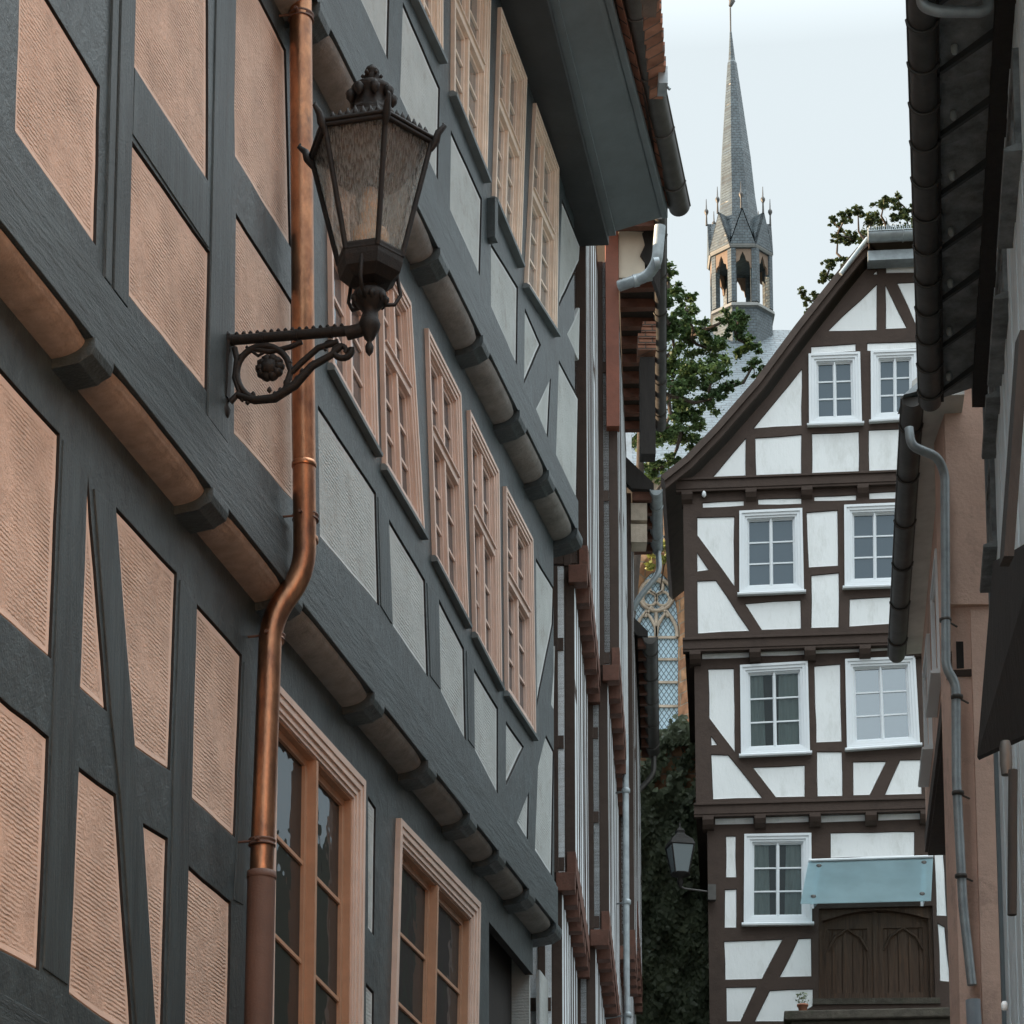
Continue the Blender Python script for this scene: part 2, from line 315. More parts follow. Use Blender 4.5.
def wob(poly, a=.005, step=.22):
    out = []
    for i in range(len(poly)):
        p, q = Vector(poly[i]), Vector(poly[(i+1) % len(poly)]); L_ = (q-p).length; n = max(1, int(L_/step)); e = (q-p)/max(L_, 1e-6); nn = Vector((-e.y, e.x))
        out.append(tuple(p))
        for k in range(1, n): out.append(tuple(p+(q-p)*k/n+nn*_wr.uniform(-a, a)))
    return out
def panel(pl, poly, parent, mm, mr, gap=.012, wf=-.010, wb=-.05, rim=.025, name='infill_panel'):
    a = inset(poly, gap); b = inset(poly, gap+.006); c = inset(poly, gap+.008+rim)
    if area(c) <= 0.002 or area(c) > area(b): c = inset(poly, gap+.02); 
    mb = MB(); n = len(a)
    L0 = [pl.P(u, v, wb) for u, v in a]; L1 = [pl.P(u, v, wf-.008) for u, v in a]; L2 = [pl.P(u, v, wf) for u, v in b]; L3 = [pl.P(u, v, wf-.003) for u, v in c]
    vs = L0+L1+L2+L3
    for k in range(3):
        for i in range(n):
            j = (i+1) % n; mb.f.append([k*n+i, k*n+j, (k+1)*n+j, (k+1)*n+i]); mb.m.append(1); mb.sm.append(False)
    mb.f.append([3*n+i for i in range(n)]); mb.m.append(0); mb.sm.append(False)
    mb.v = [tuple(v) for v in vs]
    return mb.build(name, [mm, mr], parent)
def backing(pl, outer, w, m, parent, th=.12, name='wall_core'):
    mb = MB(); mb.pprism(pl, outer if area(outer) > 0 else outer[::-1], w-th, w); return mb.build(name, m, parent)

class Q:
    def __init__(s, pl, q):   # TL TR BR BL in (u,v)
        s.pl = pl; s.q = q
        s.W = ((Vector(q[1])-Vector(q[0])).length+(Vector(q[2])-Vector(q[3])).length)/2
        s.H = ((Vector(q[3])-Vector(q[0])).length+(Vector(q[2])-Vector(q[1])).length)/2
    def P(s, a, b, w):         # metres from the left, metres from the bottom
        x = a/s.W; y = b/s.H; TL, TR, BR, BL = [Vector(k) for k in s.q]
        p = (BL*(1-x)+BR*x)*(1-y)+(TL*(1-x)+TR*x)*y
        return s.pl.P(p.x, p.y, w)
    def box(s, mb, a0, a1, b0, b1, w0, w1, mi=0):
        P = s.P; mb.hexa([P(a0,b0,w1),P(a1,b0,w1),P(a1,b1,w1),P(a0,b1,w1),P(a0,b0,w0),P(a1,b0,w0),P(a1,b1,w0),P(a0,b1,w0)], mi)
    def ring(s, mb, o, i, w0, w1, mi=0):   # o,i = (a0,b0,a1,b1) mitred ring
        def rc(r): return [(r[0],r[1]),(r[2],r[1]),(r[2],r[3]),(r[0],r[3])]
        O, I = rc(o), rc(i)
        for k in range(4):
            j = (k+1) % 4; q = [O[k], O[j], I[j], I[k]]
            mb.prism([s.P(a, b, w1) for a, b in q], [s.P(a, b, w0) for a, b in q], mi)
def shrink(r, d, db=None): db = d if db is None else db; return (r[0]+d, r[1]+db, r[2]-d, r[3]-d)

def window(pl, q, parent, paint, glass, steps=((.05,.045),(.045,.03),(.03,.014)), depth=.06, sill=.05, cols=2, rows=3, transom=None, sw=.045, mun=.022, proud=0, sashpaint=None, sillm=None, sp_=.085, cm_=.022):
    k = Q(pl, q); W, H = k.W, k.H; sp = sashpaint or paint
    mb = MB(); r = (0, sill*.6, W, H)
    for wd, hh in steps:
        r2 = shrink(r, wd, wd); k.ring(mb, r, r2, -depth-.06 if wd == steps[-1][0] else -.03, hh+proud); r = r2
    w = mb.build('window', paint, parent)
    ms = MB(); 
    inner = r; a0, b0, a1, b1 = inner
    k.ring(ms, inner, shrink(inner, .018), -depth-.05, -.012+proud)      # fixed frame
    fr = shrink(inner, .018); a0, b0, a1, b1 = fr
    am = (a0+a1)/2
    if transom:
        bt = b0+(b1-b0)*transom
        k.box(ms, a0, a1, bt-.03, bt+.03, -depth-.04, .012+proud); k.box(ms, a0, a1, bt+.03, bt+.045, -depth-.04, .03+proud)
        zones = [(b0, bt-.03), (bt+.045, b1)]; rr = [rows, max(1, rows-1)]
    else: zones = [(b0, b1)]; rr = [rows]
    if cols == 2: k.box(ms, am-cm_, am+cm_, b0, b1, -depth-.04, .004+proud); spans = [(a0, am-cm_), (am+cm_, a1)]; sub = 1
    else: spans = [(a0, a1)]; sub = cols
    for (z0, z1), nr in zip(zones, rr):
        for s0, s1 in spans:
            k.ring(ms, (s0, z0, s1, z1), (s0+sw, z0+sw, s1-sw, z1-sw), -depth-.03, -depth+.02+proud)
            for i in range(1, nr):
                b = z0+sw+(z1-z0-2*sw)*i/nr; k.box(ms, s0+sw, s1-sw, b-mun/2, b+mun/2, -depth-.02, -depth+.012+proud)
            for i in range(1, sub):
                a = s0+sw+(s1-s0-2*sw)*i/sub; k.box(ms, a-mun/2, a+mun/2, z0+sw, z1-sw, -depth-.02, -depth+.012+proud)
    ms.build('sash', sp, w)
    mg = MB(); k.box(mg, inner[0]+.01, inner[2]-.01, inner[1]+.01, inner[3]-.01, -depth-.055 if glass is not M['glassc'] else -depth-.012, -depth-.004+proud*0); mg.build('glass_pane', glass, w)
    if glass is M['glassc']:
        rc_ = random.Random(int(W*1e5)); 
        for s in (0, 1):
            cu = MB(); wd = (inner[2]-inner[0])*rc_.uniform(.2, .4); n = 16; top = []; bot = []
            for i in range(n+1):
                t = i/n; x = (inner[0]+.01+wd*t) if s == 0 else (inner[2]-.01-wd*t); dw = .012*math.sin(t*19+s)
                top.append(k.P(x, inner[3]-.01, -depth-.045+dw)); bot.append(k.P(x+(.05*t if s == 0 else -.05*t)*.5, inner[1]+.01, -depth-.045+dw))
            vs = top+bot; cu.add(vs, [(i, i+1, n+1+i+1, n+1+i) if s else (i+1, i, n+1+i, n+1+i+1) for i in range(n)], 0, True); cu.build('curtain', M['curtain'], w)
    if sill:
        sl = MB(); P = k.P
        sl.prism([P(-.03, 0, -.02), P(-.03, 0, sp_+proud), P(-.03, sill*.45, sp_+.005+proud), P(-.03, sill, .03+proud), P(-.03, sill, -.02)],
                 [P(W+.03, 0, -.02), P(W+.03, 0, sp_+proud), P(W+.03, sill*.45, sp_+.005+proud), P(W+.03, sill, .03+proud), P(W+.03, sill, -.02)])
        sl.build('sill', sillm or paint, w)
    return w
# ================================================================= LEFT HOUSE (blue-grey timbers)
tA = vpt(1121); X0 = -5.0
A0 = Pl((X0-.2, 0), tA, 1); A1 = Pl((X0, 0), tA, 1); A2 = Pl((X0+.2, 0), tA, 1)
uS, uE = 7.5, 23.95
VJ1, VS0T, VJ2, VS1T = 8.14, 7.86, 12.02, 11.80
HA = empty('timber_framed_house', (-3, 14, 4), 'tall near house with blue-grey timbers and salmon window frames, filling the left side', 'house')
M['sillg'] = mat('grey_sill_paint', (.16,.19,.20), .5, bump=.003)
# ---- storey S0
s0p = [[(-30,335),(60,434),(51,659),(-30,588)], [(88,475),(107,712),(80,688)], [(116,507),(177,573),(170,771),(135,747)],
       [(197,604),(242,655),(235,838),(192,799)], [(-30,672),(49,737),(39,971),(-30,935)], [(79,767),(116,794),(133,1040),(69,994)],
       [(143,823),(168,838),(162,1045),(157,1042)], [(188,865),(231,902),(228,1090),(184,1062)]]
s0s = [[(368,796),(376,808),(374,936),(368,928)], [(366,983),(374,992),(372,1100),(366,1092)], [(541,968),(553,985),(553,1200),(541,1190)]]
V1 = [(275,680),(366,781),(361,1250),(268,1160)]; V2 = [(401,818),(481,903),(475,1240),(391,1165)]
dr = [(489,922),(533,975),(533,1400),(489,1350)]
def cap(poly, top=None, bot=None):
    return [(u, min(v, top) if top else v) for u, v in poly] if bot is None else [(u, max(min(v, top or 99), bot)) for u, v in poly]
def mkwall(pl, outer, pans, wins, others, fm, parent, fr_w=.0, th=.07, sidem=None):
    holes = [p for p in pans]+[inset(w, .03) for w in wins]+others
    frame(pl, outer, holes, fr_w-th, fr_w, fm, parent, sidem=sidem)
o0 = [(uS, 4.3), (uE, 4.3), (uE, 8.07), (uS, 8.07)]
p0 = [wob(A0.uvs(p)) for p in s0p+s0s]; w0 = [Pl((X0-.2, 0), tA, 1, .04).uvs(V1), Pl((X0-.2, 0), tA, 1, .04).uvs(V2)]; d0 = A0.uvs(dr); d0 = [(u, max(v, 4.4)) for u, v in d0]
mkwall(A0, o0, p0, w0, [d0], M['tim'], HA, sidem=M['rebate'])
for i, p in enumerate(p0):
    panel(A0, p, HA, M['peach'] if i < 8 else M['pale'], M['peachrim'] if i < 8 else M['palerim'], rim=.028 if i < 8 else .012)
mb = MB()
usplit = [(uS, min(x[0] for x in w0[0])-.02), (max(x[0] for x in w0[0])+.02, min(x[0] for x in w0[1])-.02), (max(x[0] for x in w0[1])+.02, min(x[0] for x in d0)-.02), (max(x[0] for x in d0)+.02, uE)]
for a, b in usplit: mb.pbox(A0, a, b, 4.3, 8.3, -.3, -.045)
mb.build('wall_core', M['rebate'], HA)
mb = MB(); mb.pbox(A0, min(x[0] for x in d0)-.05, max(x[0] for x in d0)+.35, 4.3, 7.86, -.42, -.20); mb.build('door_leaf', M['dkwood'], HA)
mb = MB(); mb.pbox(A0, uS, uE+.02, -.5, 4.3, -.5, .03); mb.build('plinth', M['pale'], HA)
for q, g in ((w0[0], M['glassd']), (w0[1], M['glassd'])):
    window(A0, q, HA, M['salmon'], g, steps=((.05,.042),(.05,.032),(.045,.018),(.03,.006)), depth=.08, sill=.06, rows=4, transom=None, sw=.05, mun=.028, sashpaint=M['salmond'])
# lower proud beam at the bottom of S0, and the top plate
mb = MB(); mb.pbox(A0, uS, 16.4, 4.25, 4.62, -.02, .02); mb.build('sill_beam', M['timh'], HA)
# ---- storey S1
s1l = [[(21,-45),(100,86),(96,246),(15,131)], [(132,-230),(208,-100),(208,181),(131,62)], [(130,138),(210,252),(207,392),(129,296)],
       [(232,-60),(286,50),(291,248),(235,156)], [(236,213),(293,303),(295,503),(234,434)], [(-60,-170),(2,-72),(-4,104),(-60,20)]]
s1r = [[(318,405),(376,493),(379,606),(320,537)], [(389,519),(425,580),(428,677),(393,626)], [(439,599),(464,648),(466,741),(441,691)],
       [(474,668),(498,708),(498,794),(475,750)], [(506,721),(524,747),(506,786)], [(529,792),(528,840),(517,822)],
       [(546,735),(554,751),(552,876),(535,850),(538,767)], [(536,558),(554,588),(553,625),(540,690),(537,707)], [(556,645),(555,712),(551,704)]]
s1w = [[(330,130),(372,225),(379,455),(333,372)], [(381,246),(411,303),(425,538),(386,472)], [(428,328),(461,394),(469,627),(436,563)],
       [(470,410),(499,471),(502,690),(476,639)], [(506,486),(533,539),(536,740),(508,697)]]
p1l = [wob(A1.uvs(p)) for p in s1l]; p1r = [wob(A1.uvs(p), .004) for p in s1r]; w1 = [Pl((X0, 0), tA, 1, .03).uvs(w) for w in s1w]
p1l = [[(u, min(v, VS1T-.06)) for u, v in p] for p in p1l]
o1 = [(uS, VJ1), (uE, VJ1), (uE, 11.96), (uS, 11.96)]
mkwall(A1, o1, p1l+p1r, w1, [], M['tim'], HA, sidem=M['rebate'])
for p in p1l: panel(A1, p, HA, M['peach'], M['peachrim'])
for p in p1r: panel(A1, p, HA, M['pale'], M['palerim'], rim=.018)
backing(A1, [(uS, VJ1), (uE, VJ1), (uE, 12.2), (uS, 12.2)], -.14, M['rebate'], HA, 4)
for i, w in enumerate(w1):
    window(A1, w, HA, M['salmon'], M['glass'], steps=((.035,.034),(.035,.024),(.03,.012)), depth=.045, sill=.05, rows=3, transom=.60, sw=.03, mun=.024, sillm=M['sillg'], sp_=.05)
# sill beam of S1, proud of the wall, with its moulding
mb = MB(); mb.pbox(A1, uS, uE+.02, VJ1-.015, 8.50, -.1, .03); mb.pbox(A1, uS, uE+.02, 8.50, 8.54, -.1, .014)
mb.build('sill_beam', M['timh'], HA)
# post strips standing a little proud (double post at the left, stair post)
mb = MB()
for px0, px1, py in ((105,111,200), (114,128,200)):
    u0 = A1.uv(px0, py)[0]; u1 = A1.uv(px1, py)[0]; mb.pbox(A1, u0, u1, 8.55, VS1T, -.02, .016)
u0 = A1.uv(210, 200)[0]; u1 = A1.uv(232, 200)[0]; mb.pbox(A1, u0+.02, u1-.02, 8.55, VS1T, -.02, .010)
mb.build('post_facing', M['timv'], HA)
# structural members standing a few millimetres proud, so that the joints read
def member(pl, px, w_, par=HA):
    q = pl.uvs(px); q = q if area(q) > 0 else q[::-1]; g = MB(); g.pprism(pl, q, -.02, w_); g.build('beam_facing', M['timv'], par)
for px, w_ in (([(62.5,440),(84,472),(77,692),(67,985),(43,968),(54,660)], .006), ([(93,489),(112,508),(132,748),(155,1038),(136,1036),(119,794),(110,714)], .010),
               ([(179.5,580),(194,603),(189.5,800),(182,1055),(165,1044),(171.5,838),(172.5,771)], .007), ([(243.5,662),(250,672),(243,905),(233.5,900),(237,838)], .006)):
    member(A0, px, w_)
for px in ([(377.5,497),(387,517),(391.5,624),(380.5,606)], [(426.5,583),(437,598),(440,689),(430,676)], [(466,651),(472.5,668),(474,748),(468,740)], [(134,68),(206,184),(208,248),(132,134)]):
    member(A1, px, .006)
# ---- storey S2
s2p = [[(350,-25),(390,-25),(388,60)], [(403,2),(440,88),(438,180),(400,96)], [(451,130),(482,199),(480,276),(450,209)],
       [(491,243),(518,287),(517,365),(491,306)], [(525,308),(541,345),(524,384)], [(551,378),(548,438),(536,409)],
       [(559,360),(579,398),(577,499),(556,456)], [(562,199),(581,246),(580,262),(559,307)], [(581,306),(580,362),(567,334)]]
s2w = [[(409,-165),(443,-78),(443,62),(412,-5)], [(455,-90),(491,-8),(487,181),(454,98)], [(501,7),(527,78),(521,266),(495,203)], [(536,103),(559,168),(557,336),(527,289)]]
p2 = [wob(A2.uvs(p), .004) for p in s2p]; w2 = [Pl((X0+.2, 0), tA, 1, .03).uvs(w) for w in s2w]
VT = 15.75
w2 = [[(u, min(v, VT-.15)) for u, v in w] for w in w2]
o2 = [(uS, VJ2), (uE+.05, VJ2), (uE+.05, VT), (uS, VT)]
mkwall(A2, o2, p2, w2, [], M['tim'], HA, sidem=M['rebate'])
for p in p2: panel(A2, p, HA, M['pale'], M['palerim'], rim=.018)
backing(A2, [(uS, VJ2), (uE, VJ2), (uE, VT), (uS, VT)], -.14, M['rebate'], HA, 4)
for w in w2: window(A2, w, HA, M['creamw'], M['glasss'], steps=((.035,.034),(.035,.024),(.03,.012)), depth=.045, sill=.05, rows=3, transom=.55, sw=.03, mun=.024, sillm=M['sillg'], sp_=.06)
mb = MB(); mb.pbox(A2, uS, uE+.07, VJ2-.015, 12.33, -.1, .025); mb.build('sill_beam', M['timh'], HA)
# little bracket post with a wire hook between the upper windows
mb = MB(); a = A2.uv(487,200)[0]; mb.pbox(A2, a, a+.10, A2.uv(487,238)[1], A2.uv(487,198)[1], 0, .07); mb.build('flag_bracket', M['tim'], HA)

# ---- jetties: joist ends and rounded plaster rolls between them
def jetty(plU, plL, dw, vt, vb, px_at, vline, jm, rm_fn, parent, u_from):
    us = [plU.uv(px, py)[0] for px, py in px_at]
    for u in us:
        h = .125+random.uniform(-.012, .012)
        prof = [(-.05, vt), (dw+.035, vt), (dw+.035, vt-.05), (dw+.02, vt-.09), (dw-.03, vt-.115), (dw-.05, vt-.13), (-.05, vb-.06)]
        mb = MB(); A = [plL.P(u-h, v, w) for w, v in prof]; B = [plL.P(u+h, v, w) for w, v in prof]
        n = len(prof); mb.add(A+B, [tuple(range(n-1, -1, -1)), tuple(range(n, 2*n))]+[(i, (i+1) % n, (i+1) % n+n, i+n) for i in range(n)])
        mb.build('joist_end', jm, parent)
    edges = [u_from]+us
    for i in range(len(edges)-1):
        a, b = edges[i]+(.12 if i else 0), edges[i+1]-.12
        mb = MB(); rows = []; ns = 10; nu = 7
        for j in range(nu+1):
            u = a+(b-a)*j/nu; e = min(j, nu-j)/nu; sh = -.022*(1-min(1, e*4))**2
            row = []
            for k in range(ns+1):
                an = math.pi/2*k/ns
                row.append(plL.P(u, vt-.012-(vt-.012-vb)*math.sin(an), max((dw-.0)*math.cos(an)**.85+sh, -.04)))
            rows.append(row)
        vs = [p for r in rows for p in r]; w = ns+1
        mb.add(vs, [(j*w+k, (j+1)*w+k, (j+1)*w+k+1, j*w+k+1) for j in range(nu) for k in range(ns)], 0, True)
        for j in (0, nu):
            c = plL.P(a if j == 0 else b, vt, -.04); o = len(mb.v); mb.add(rows[j]+[c], [tuple(range(w+1))])
        mb.build('jetty_roll', rm_fn(i), parent)
J1px = [(18,250),(100,375),(217,505),(293,590),(376,692),(429,752),(470,812),(499,848),(529,892),(556,921)]
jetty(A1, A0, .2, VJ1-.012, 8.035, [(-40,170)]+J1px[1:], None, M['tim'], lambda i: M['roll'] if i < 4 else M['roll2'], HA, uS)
J2px = [(180,-260),(260,-120),(322,-10),(374,95),(441,250),(483,340),(520,430),(549,490),(577,552)]
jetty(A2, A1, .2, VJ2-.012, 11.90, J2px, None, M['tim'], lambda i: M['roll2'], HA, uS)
# corner post of S1/S2 end face and side wall of the house
mb = MB()
mb.pbox(A0, uE-.01, uE+.02, -.5, VJ1, -5, -.03); mb.pbox(A1, uE-.01, uE+.03, VJ1, VJ2, -5, -.08); mb.pbox(A2, uE-.01, uE+.06, VJ2, VT, -5, -.08)
mb.build('end_wall', M['pale'], HA)

# ---- eave: cornice, soffit boards, fascia, gutter; the far end section is known, the near one is solved on the photo's lines
def sect(u, v, w): return A2.P(u, v, w)
uF = A2.uv(583, 243)[0]; zF = A2.uv(583, 243)[1]
uN = 13.0
zi = A2.uv(500, 0)[1]; u500 = A2.uv(500, 0)[0]
zslope = (zi-zF)/(u500-uF)
def solve_far(px, py):   # w,v on the far cross-section under pixel
    X = Pl(A2.P(uF, 0)[:2], A2.n[0], A2.n[1]); w, v = X.uv(px, py); return w, v
def near_w(uu, v, line):  # find w such that (uu,v,w) projects on pixel line
    lo, hi = -1.0, 2.5
    f = lambda w: (lambda q: (q[0]-line[0][0])*(line[1][1]-line[0][1])-(q[1]-line[0][1])*(line[1][0]-line[0][0]))(proj(A2.P(uu, v, w)))
    fl = f(lo)
    for _ in range(40):
        m_ = (lo+hi)/2
        if (f(m_) > 0) == (fl > 0): lo = m_
        else: hi = m_
    return lo
lines = {'in': ((583,243),(500,0)), 'c': ((608,243),(547,0)), 's': ((613,226),(556,0)), 'f': ((664,216),(608,0)), 'g': ((688,205),(645,0))}
EV = {}
for k, (a, b) in lines.items():
    wf, vf = solve_far(*a)
    un = u500; vn = vf+zslope*(un-uF)
    wn = near_w(un, vn, (a, b))
    s = (wn-wf)/(un-uF)
    EV[k] = (wf, vf, wf+s*(uN-uF), vf+zslope*(uN-uF))
print('EAVE', uF, zF, zslope, EV)
def ev(k, end, dw=0, dv=0):
    wf, vf, wn, vn = EV[k]
    return A2.P(uF+.05, vf+dv, wf+dw) if end == 0 else A2.P(uN, vn+dv, wn+dw)
def strip(mb, pts):    # pts: list of (key, dw, dv) closed profile
    f = [ev(k, 0, a, b) for k, a, b in pts]; n_ = [ev(k, 1, a, b) for k, a, b in pts]
    mb.prism(n_, f)
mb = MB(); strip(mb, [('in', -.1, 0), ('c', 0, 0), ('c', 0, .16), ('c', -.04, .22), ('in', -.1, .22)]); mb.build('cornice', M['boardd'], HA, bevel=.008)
mb = MB(); strip(mb, [('c', .0, .13), ('f', -.03, .02), ('f', -.03, .06), ('c', -.0, .17)])
strip(mb, [('c', .0, .10), ('c', .07, .10), ('c', .07, .14), ('c', 0, .14)])
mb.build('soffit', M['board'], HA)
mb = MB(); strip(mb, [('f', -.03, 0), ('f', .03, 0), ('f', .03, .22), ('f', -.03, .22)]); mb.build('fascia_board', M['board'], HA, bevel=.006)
# half-round gutter
def gutter(pa, pb, r, m, parent, ends=True, name='gutter', down=Vector((0,0,-1)), seg=12, brackets=None):
    pa, pb = Vector(pa), Vector(pb); d = (pb-pa).normalized(); side = Vector((d.y, -d.x, 0)).normalized(); up = Vector((0, 0, 1))
    mb = MB(); vs = []
    for p in (pa, pb):
        for k in range(seg+1):
            a = math.pi*k/seg; vs.append(p+side*math.cos(a)*r-up*math.sin(a)*r)
        for k in range(seg, -1, -1):
            a = math.pi*k/seg; vs.append(p+side*math.cos(a)*(r-.008)-up*math.sin(a)*(r-.008))
    n = 2*(seg+1)
    mb.add(vs, [(k, (k+1) % n, (k+1) % n+n, k+n) for k in range(n)], 0, True)
    for e in (0, 1):
        q = vs[e*n:e*n+seg+1]; q2 = [v+d*(.006 if e == 0 else -.006) for v in q]; mb.prism(q, q2)
    for s_ in (1, -1):
        mb.tube([pa+side*s_*r, pb+side*s_*r], .011, 6)
    L_ = (pb-pa).length; nb = int(L_/.8) if brackets is None else brackets
    for i in range(nb):
        p = pa+d*L_*(i+.5)/nb
        mb.tube([p+side*math.cos(math.pi*k/8)*(r+.008)-up*math.sin(math.pi*k/8)*(r+.008) for k in range(9)], .010, 5)
    return mb.build(name, m, parent)
wf, vf, wn, vn = EV['g']; rg = .105
gutter(A2.P(uF+.12, vf+rg*.6, wf-rg), A2.P(uN, vn+rg*.6, wn-rg), rg, M['guttd'], HA)
# roof slopes, verge with tiles, dormer cheek seen above the gutter
mb = MB()
a0_, b0_ = A2.P(uF+.05, vf+.14, wf-.16), A2.P(uS, vn+.16, wn-.16)
a1_, b1_ = A2.P(uF+.05, vf+5.2, -5.2), A2.P(uS, vn+5.2, -5.2)
mb.prism([b0_, a0_, a1_, b1_], [p-Vector((0, 0, .14)) for p in (b0_, a0_, a1_, b1_)])
a2_, b2_ = A2.P(uF+.05, vf+.1, -10), A2.P(uS, vn+.1, -10)
mb.prism([b1_, a1_, a2_, b2_], [p-Vector((0, 0, .14)) for p in (b1_, a1_, a2_, b2_)])
mb.build('roof', M['tile'], HA)
mb = MB(); pA = at_y(648, 76, 21.5); pB = at_y(645, -60, 20.2)
c0 = at_y(652, 40, 20.5)
for i in range(9):     # stepped hanging tiles of a small dormer verge
    p = at_y(650.5+i*1.15, -40+i*14, 19.3+i*.2); mb.box(p.x-.08, p.x+.04, p.y-.25, p.y+.25, p.z-.10, p.z-.012)
mb.build('tiled_verge', M['brick'], HA)
mb = MB(); p = at_y(664, 80, 20.8); mb.box(p.x-.05, p.x+.03, p.y-.05, p.y+.15, p.z-.06, p.z+.1); mb.tube([p+Vector((.02,0,-.05)), p+Vector((.05,0,-.09))], .015, 6); mb.build('snow_guard', M['zinc'], HA)

# ---- copper downpipe
def smooth(pts, r=.12, n=6):
    pts = [Vector(p) for p in pts]; out = [pts[0]]
    for i in range(1, len(pts)-1):
        a, b, c = pts[i-1], pts[i], pts[i+1]
        d1 = (a-b); d2 = (c-b); rr = min(r, d1.length*.45, d2.length*.45)
        p1 = b+d1.normalized()*rr; p2 = b+d2.normalized()*rr
        for k in range(n+1):
            t = k/n; out.append(p1*(1-t)**2+b*2*t*(1-t)+p2*t*t)
    out.append(pts[-1]); return out
def on(pl, px, py, w): 
    # point under the pixel at distance w in front of the plane
    q = Pl(pl.p, pl.u[0], pl.u[1], w); u, v = q.uv(px, py); return q.P(u, v)
ppx = [(300,-60), (305.5,560), (270,612), (262,874)]
pts = [on(A1, 300,-70,.13), on(A1, 305,572,.13), on(A0, 271,618,.14), on(A0, 261.5,872,.14)]
mb = MB(); mb.tube(smooth(pts, .18, 7), .073, 24)
for px, py, pl_ in ((306,540,A1),(304,465,A1),(271.5,640,A0),(262,874,A0)):
    c = on(pl_, px, py, .13 if pl_ is A1 else .14); mb.lathe((c.x, c.y, c.z), [(.076,-.018),(.079,-.015),(.079,.012),(.075,.018)], 24)
dp = mb.build('downpipe', M['copper'], HA)
mb = MB(); b_ = on(A0, 261.5, 874, .14); mb.tube([b_+Vector((0,0,.01)), b_+Vector((-.02,0,-3.4))], [.086,.086], 24); mb.lathe((b_.x, b_.y, b_.z), [(.09,-.03),(.092,-.02),(.09,.012),(.076,.014)], 24); mb.build('cast_sleeve', M['castbrown'], dp)
for px, py, pl_ in ((301,18,A1),(305.5,518,A1),(272,638,A0),(262,843,A0)):
    c = on(pl_, px, py, .13 if pl_ is A1 else .14); cm = MB()
    cm.lathe(c, [(.076,-.02),(.084,-.02),(.084,-.012),(.078,-.006),(.078,.006),(.084,.012),(.084,.02),(.076,.02)], 24)
    back = c-Vector((pl_.n[0], pl_.n[1], 0))*.15; cm.tube([c-Vector((pl_.u[0],pl_.u[1],0))*.05, back-Vector((pl_.u[0],pl_.u[1],0))*.05], .008, 6)
    cm.tube([c-Vector((pl_.u[0],pl_.u[1],0))*.07+Vector((0,0,.0)), c-Vector((pl_.u[0],pl_.u[1],0))*.12], .012, 6)
    cm.build('pipe_clamp', M['castbrown'], dp)

# ================================================================= STREET LANTERN on wrought iron bracket
nA = Vector((A1.n[0], A1.n[1], 0)); uA = Vector((A1.u[0], A1.u[1], 0)); Zv = Vector((0, 0, 1))
root = A1.P(*A1.uv(226, 372)); root = root+nA*.01
def bp_(d, z, s=0): return root+nA*d+Zv*z+uA*s          # bracket plane: d from wall, z up
# scale: pixels/metre near the bracket
q0 = proj(root); q1 = proj(root+nA*.5); q2 = proj(root+Zv*.5)
SX = (q1[0]-q0[0])/.5; SZ = (q0[1]-q2[1])/.5; SK = (q1[1]-q0[1])/.5/SX
def bpx(px, py, s=0):       # from photo pixels into the bracket plane
    d = (px-q0[0])/SX; z = (q0[1]+SK*(px-q0[0])-py)/SZ
    return bp_(d, z, s)
LP = empty('wall_lantern', tuple(root), 'large ornate black lantern on a scrolled bracket beside the copper downpipe', 'street lamp')
ib = MB()
# wall plate
pa, pb = bpx(226, 333), bpx(225, 412)
for s_ in (0,):
    ib.hexa([bpx(218,336,-.03), bpx(231,336,-.03), bpx(229,398,-.03), bpx(219,398,-.03), bpx(218,336,.03), bpx(231,336,.03), bpx(229,398,.03), bpx(219,398,.03)])
ib.lathe(bpx(224, 405), [(.012,-.09),(.035,-.07),(.045,-.03),(.03,.0),(.035,.03)], 10)
ib.lathe(bpx(222, 337), [(.03,-.04),(.045,-.02),(.045,.02),(.03,.035)], 10)
# top bar with collars
ib.tube([bpx(224,341), bpx(352,331)], .030, 10)
for px in (232,262,296,330): 
    y = 341-10*(px-224)/128; ib.tube([bpx(px-2,y), bpx(px+2,y)], .035, 10)
for px in range(236, 345, 7):
    y = 337-10*(px-224)/128; ib.lathe(bpx(px, y-2), [(.008,-.012),(.014,0),(.006,.012)], 6)
def arc(cx, cy, r, a0, a1, rad=.017, n=18, r1=None):
    r1 = r if r1 is None else r1
    ib.tube([bpx(cx+(r+(r1-r)*i/n)*math.cos(R(a0+(a1-a0)*i/n)), cy-(r+(r1-r)*i/n)*math.sin(R(a0+(a1-a0)*i/n))) for i in range(n+1)], rad, 7)
# main ring, leaf wreath, rosette
arc(264, 373, 27, 20, 340, .020, 26)
ib.tube([bpx(234,348), bpx(237,360), bpx(235,378), bpx(240,392), bpx(231,402)], .019, 7)
ib.tube([bpx(238,395), bpx(255,400), bpx(275,398), bpx(295,385), bpx(312,366), bpx(330,356), bpx(343,345)], [.02,.025,.028,.028,.025,.021,.017], 8)
ib.tube([bpx(286,357), bpx(291,371), bpx(286,388)], .019, 7)
ib.tube([bpx(240,357), bpx(252,349), bpx(270,352), bpx(290,347), bpx(302,342)], .016, 7)
ib.tube([bpx(246,347), bpx(258,356), bpx(272,348)], .010, 6)
ib.tube([bpx(292,372), bpx(302,362), bpx(318,348), bpx(338,342)], .019, 7)
# open scroll at the right
sc = [bpx(341+ (4+i*.33)*math.cos(R(i*22-40)), 351-(3.2+i*.28)*math.sin(R(i*22-40))) for i in range(20)]
ib.tube(sc, [.015+.0003*i for i in range(20)], 7)
arc(330, 347, 6, 0, 220, .009, 10)
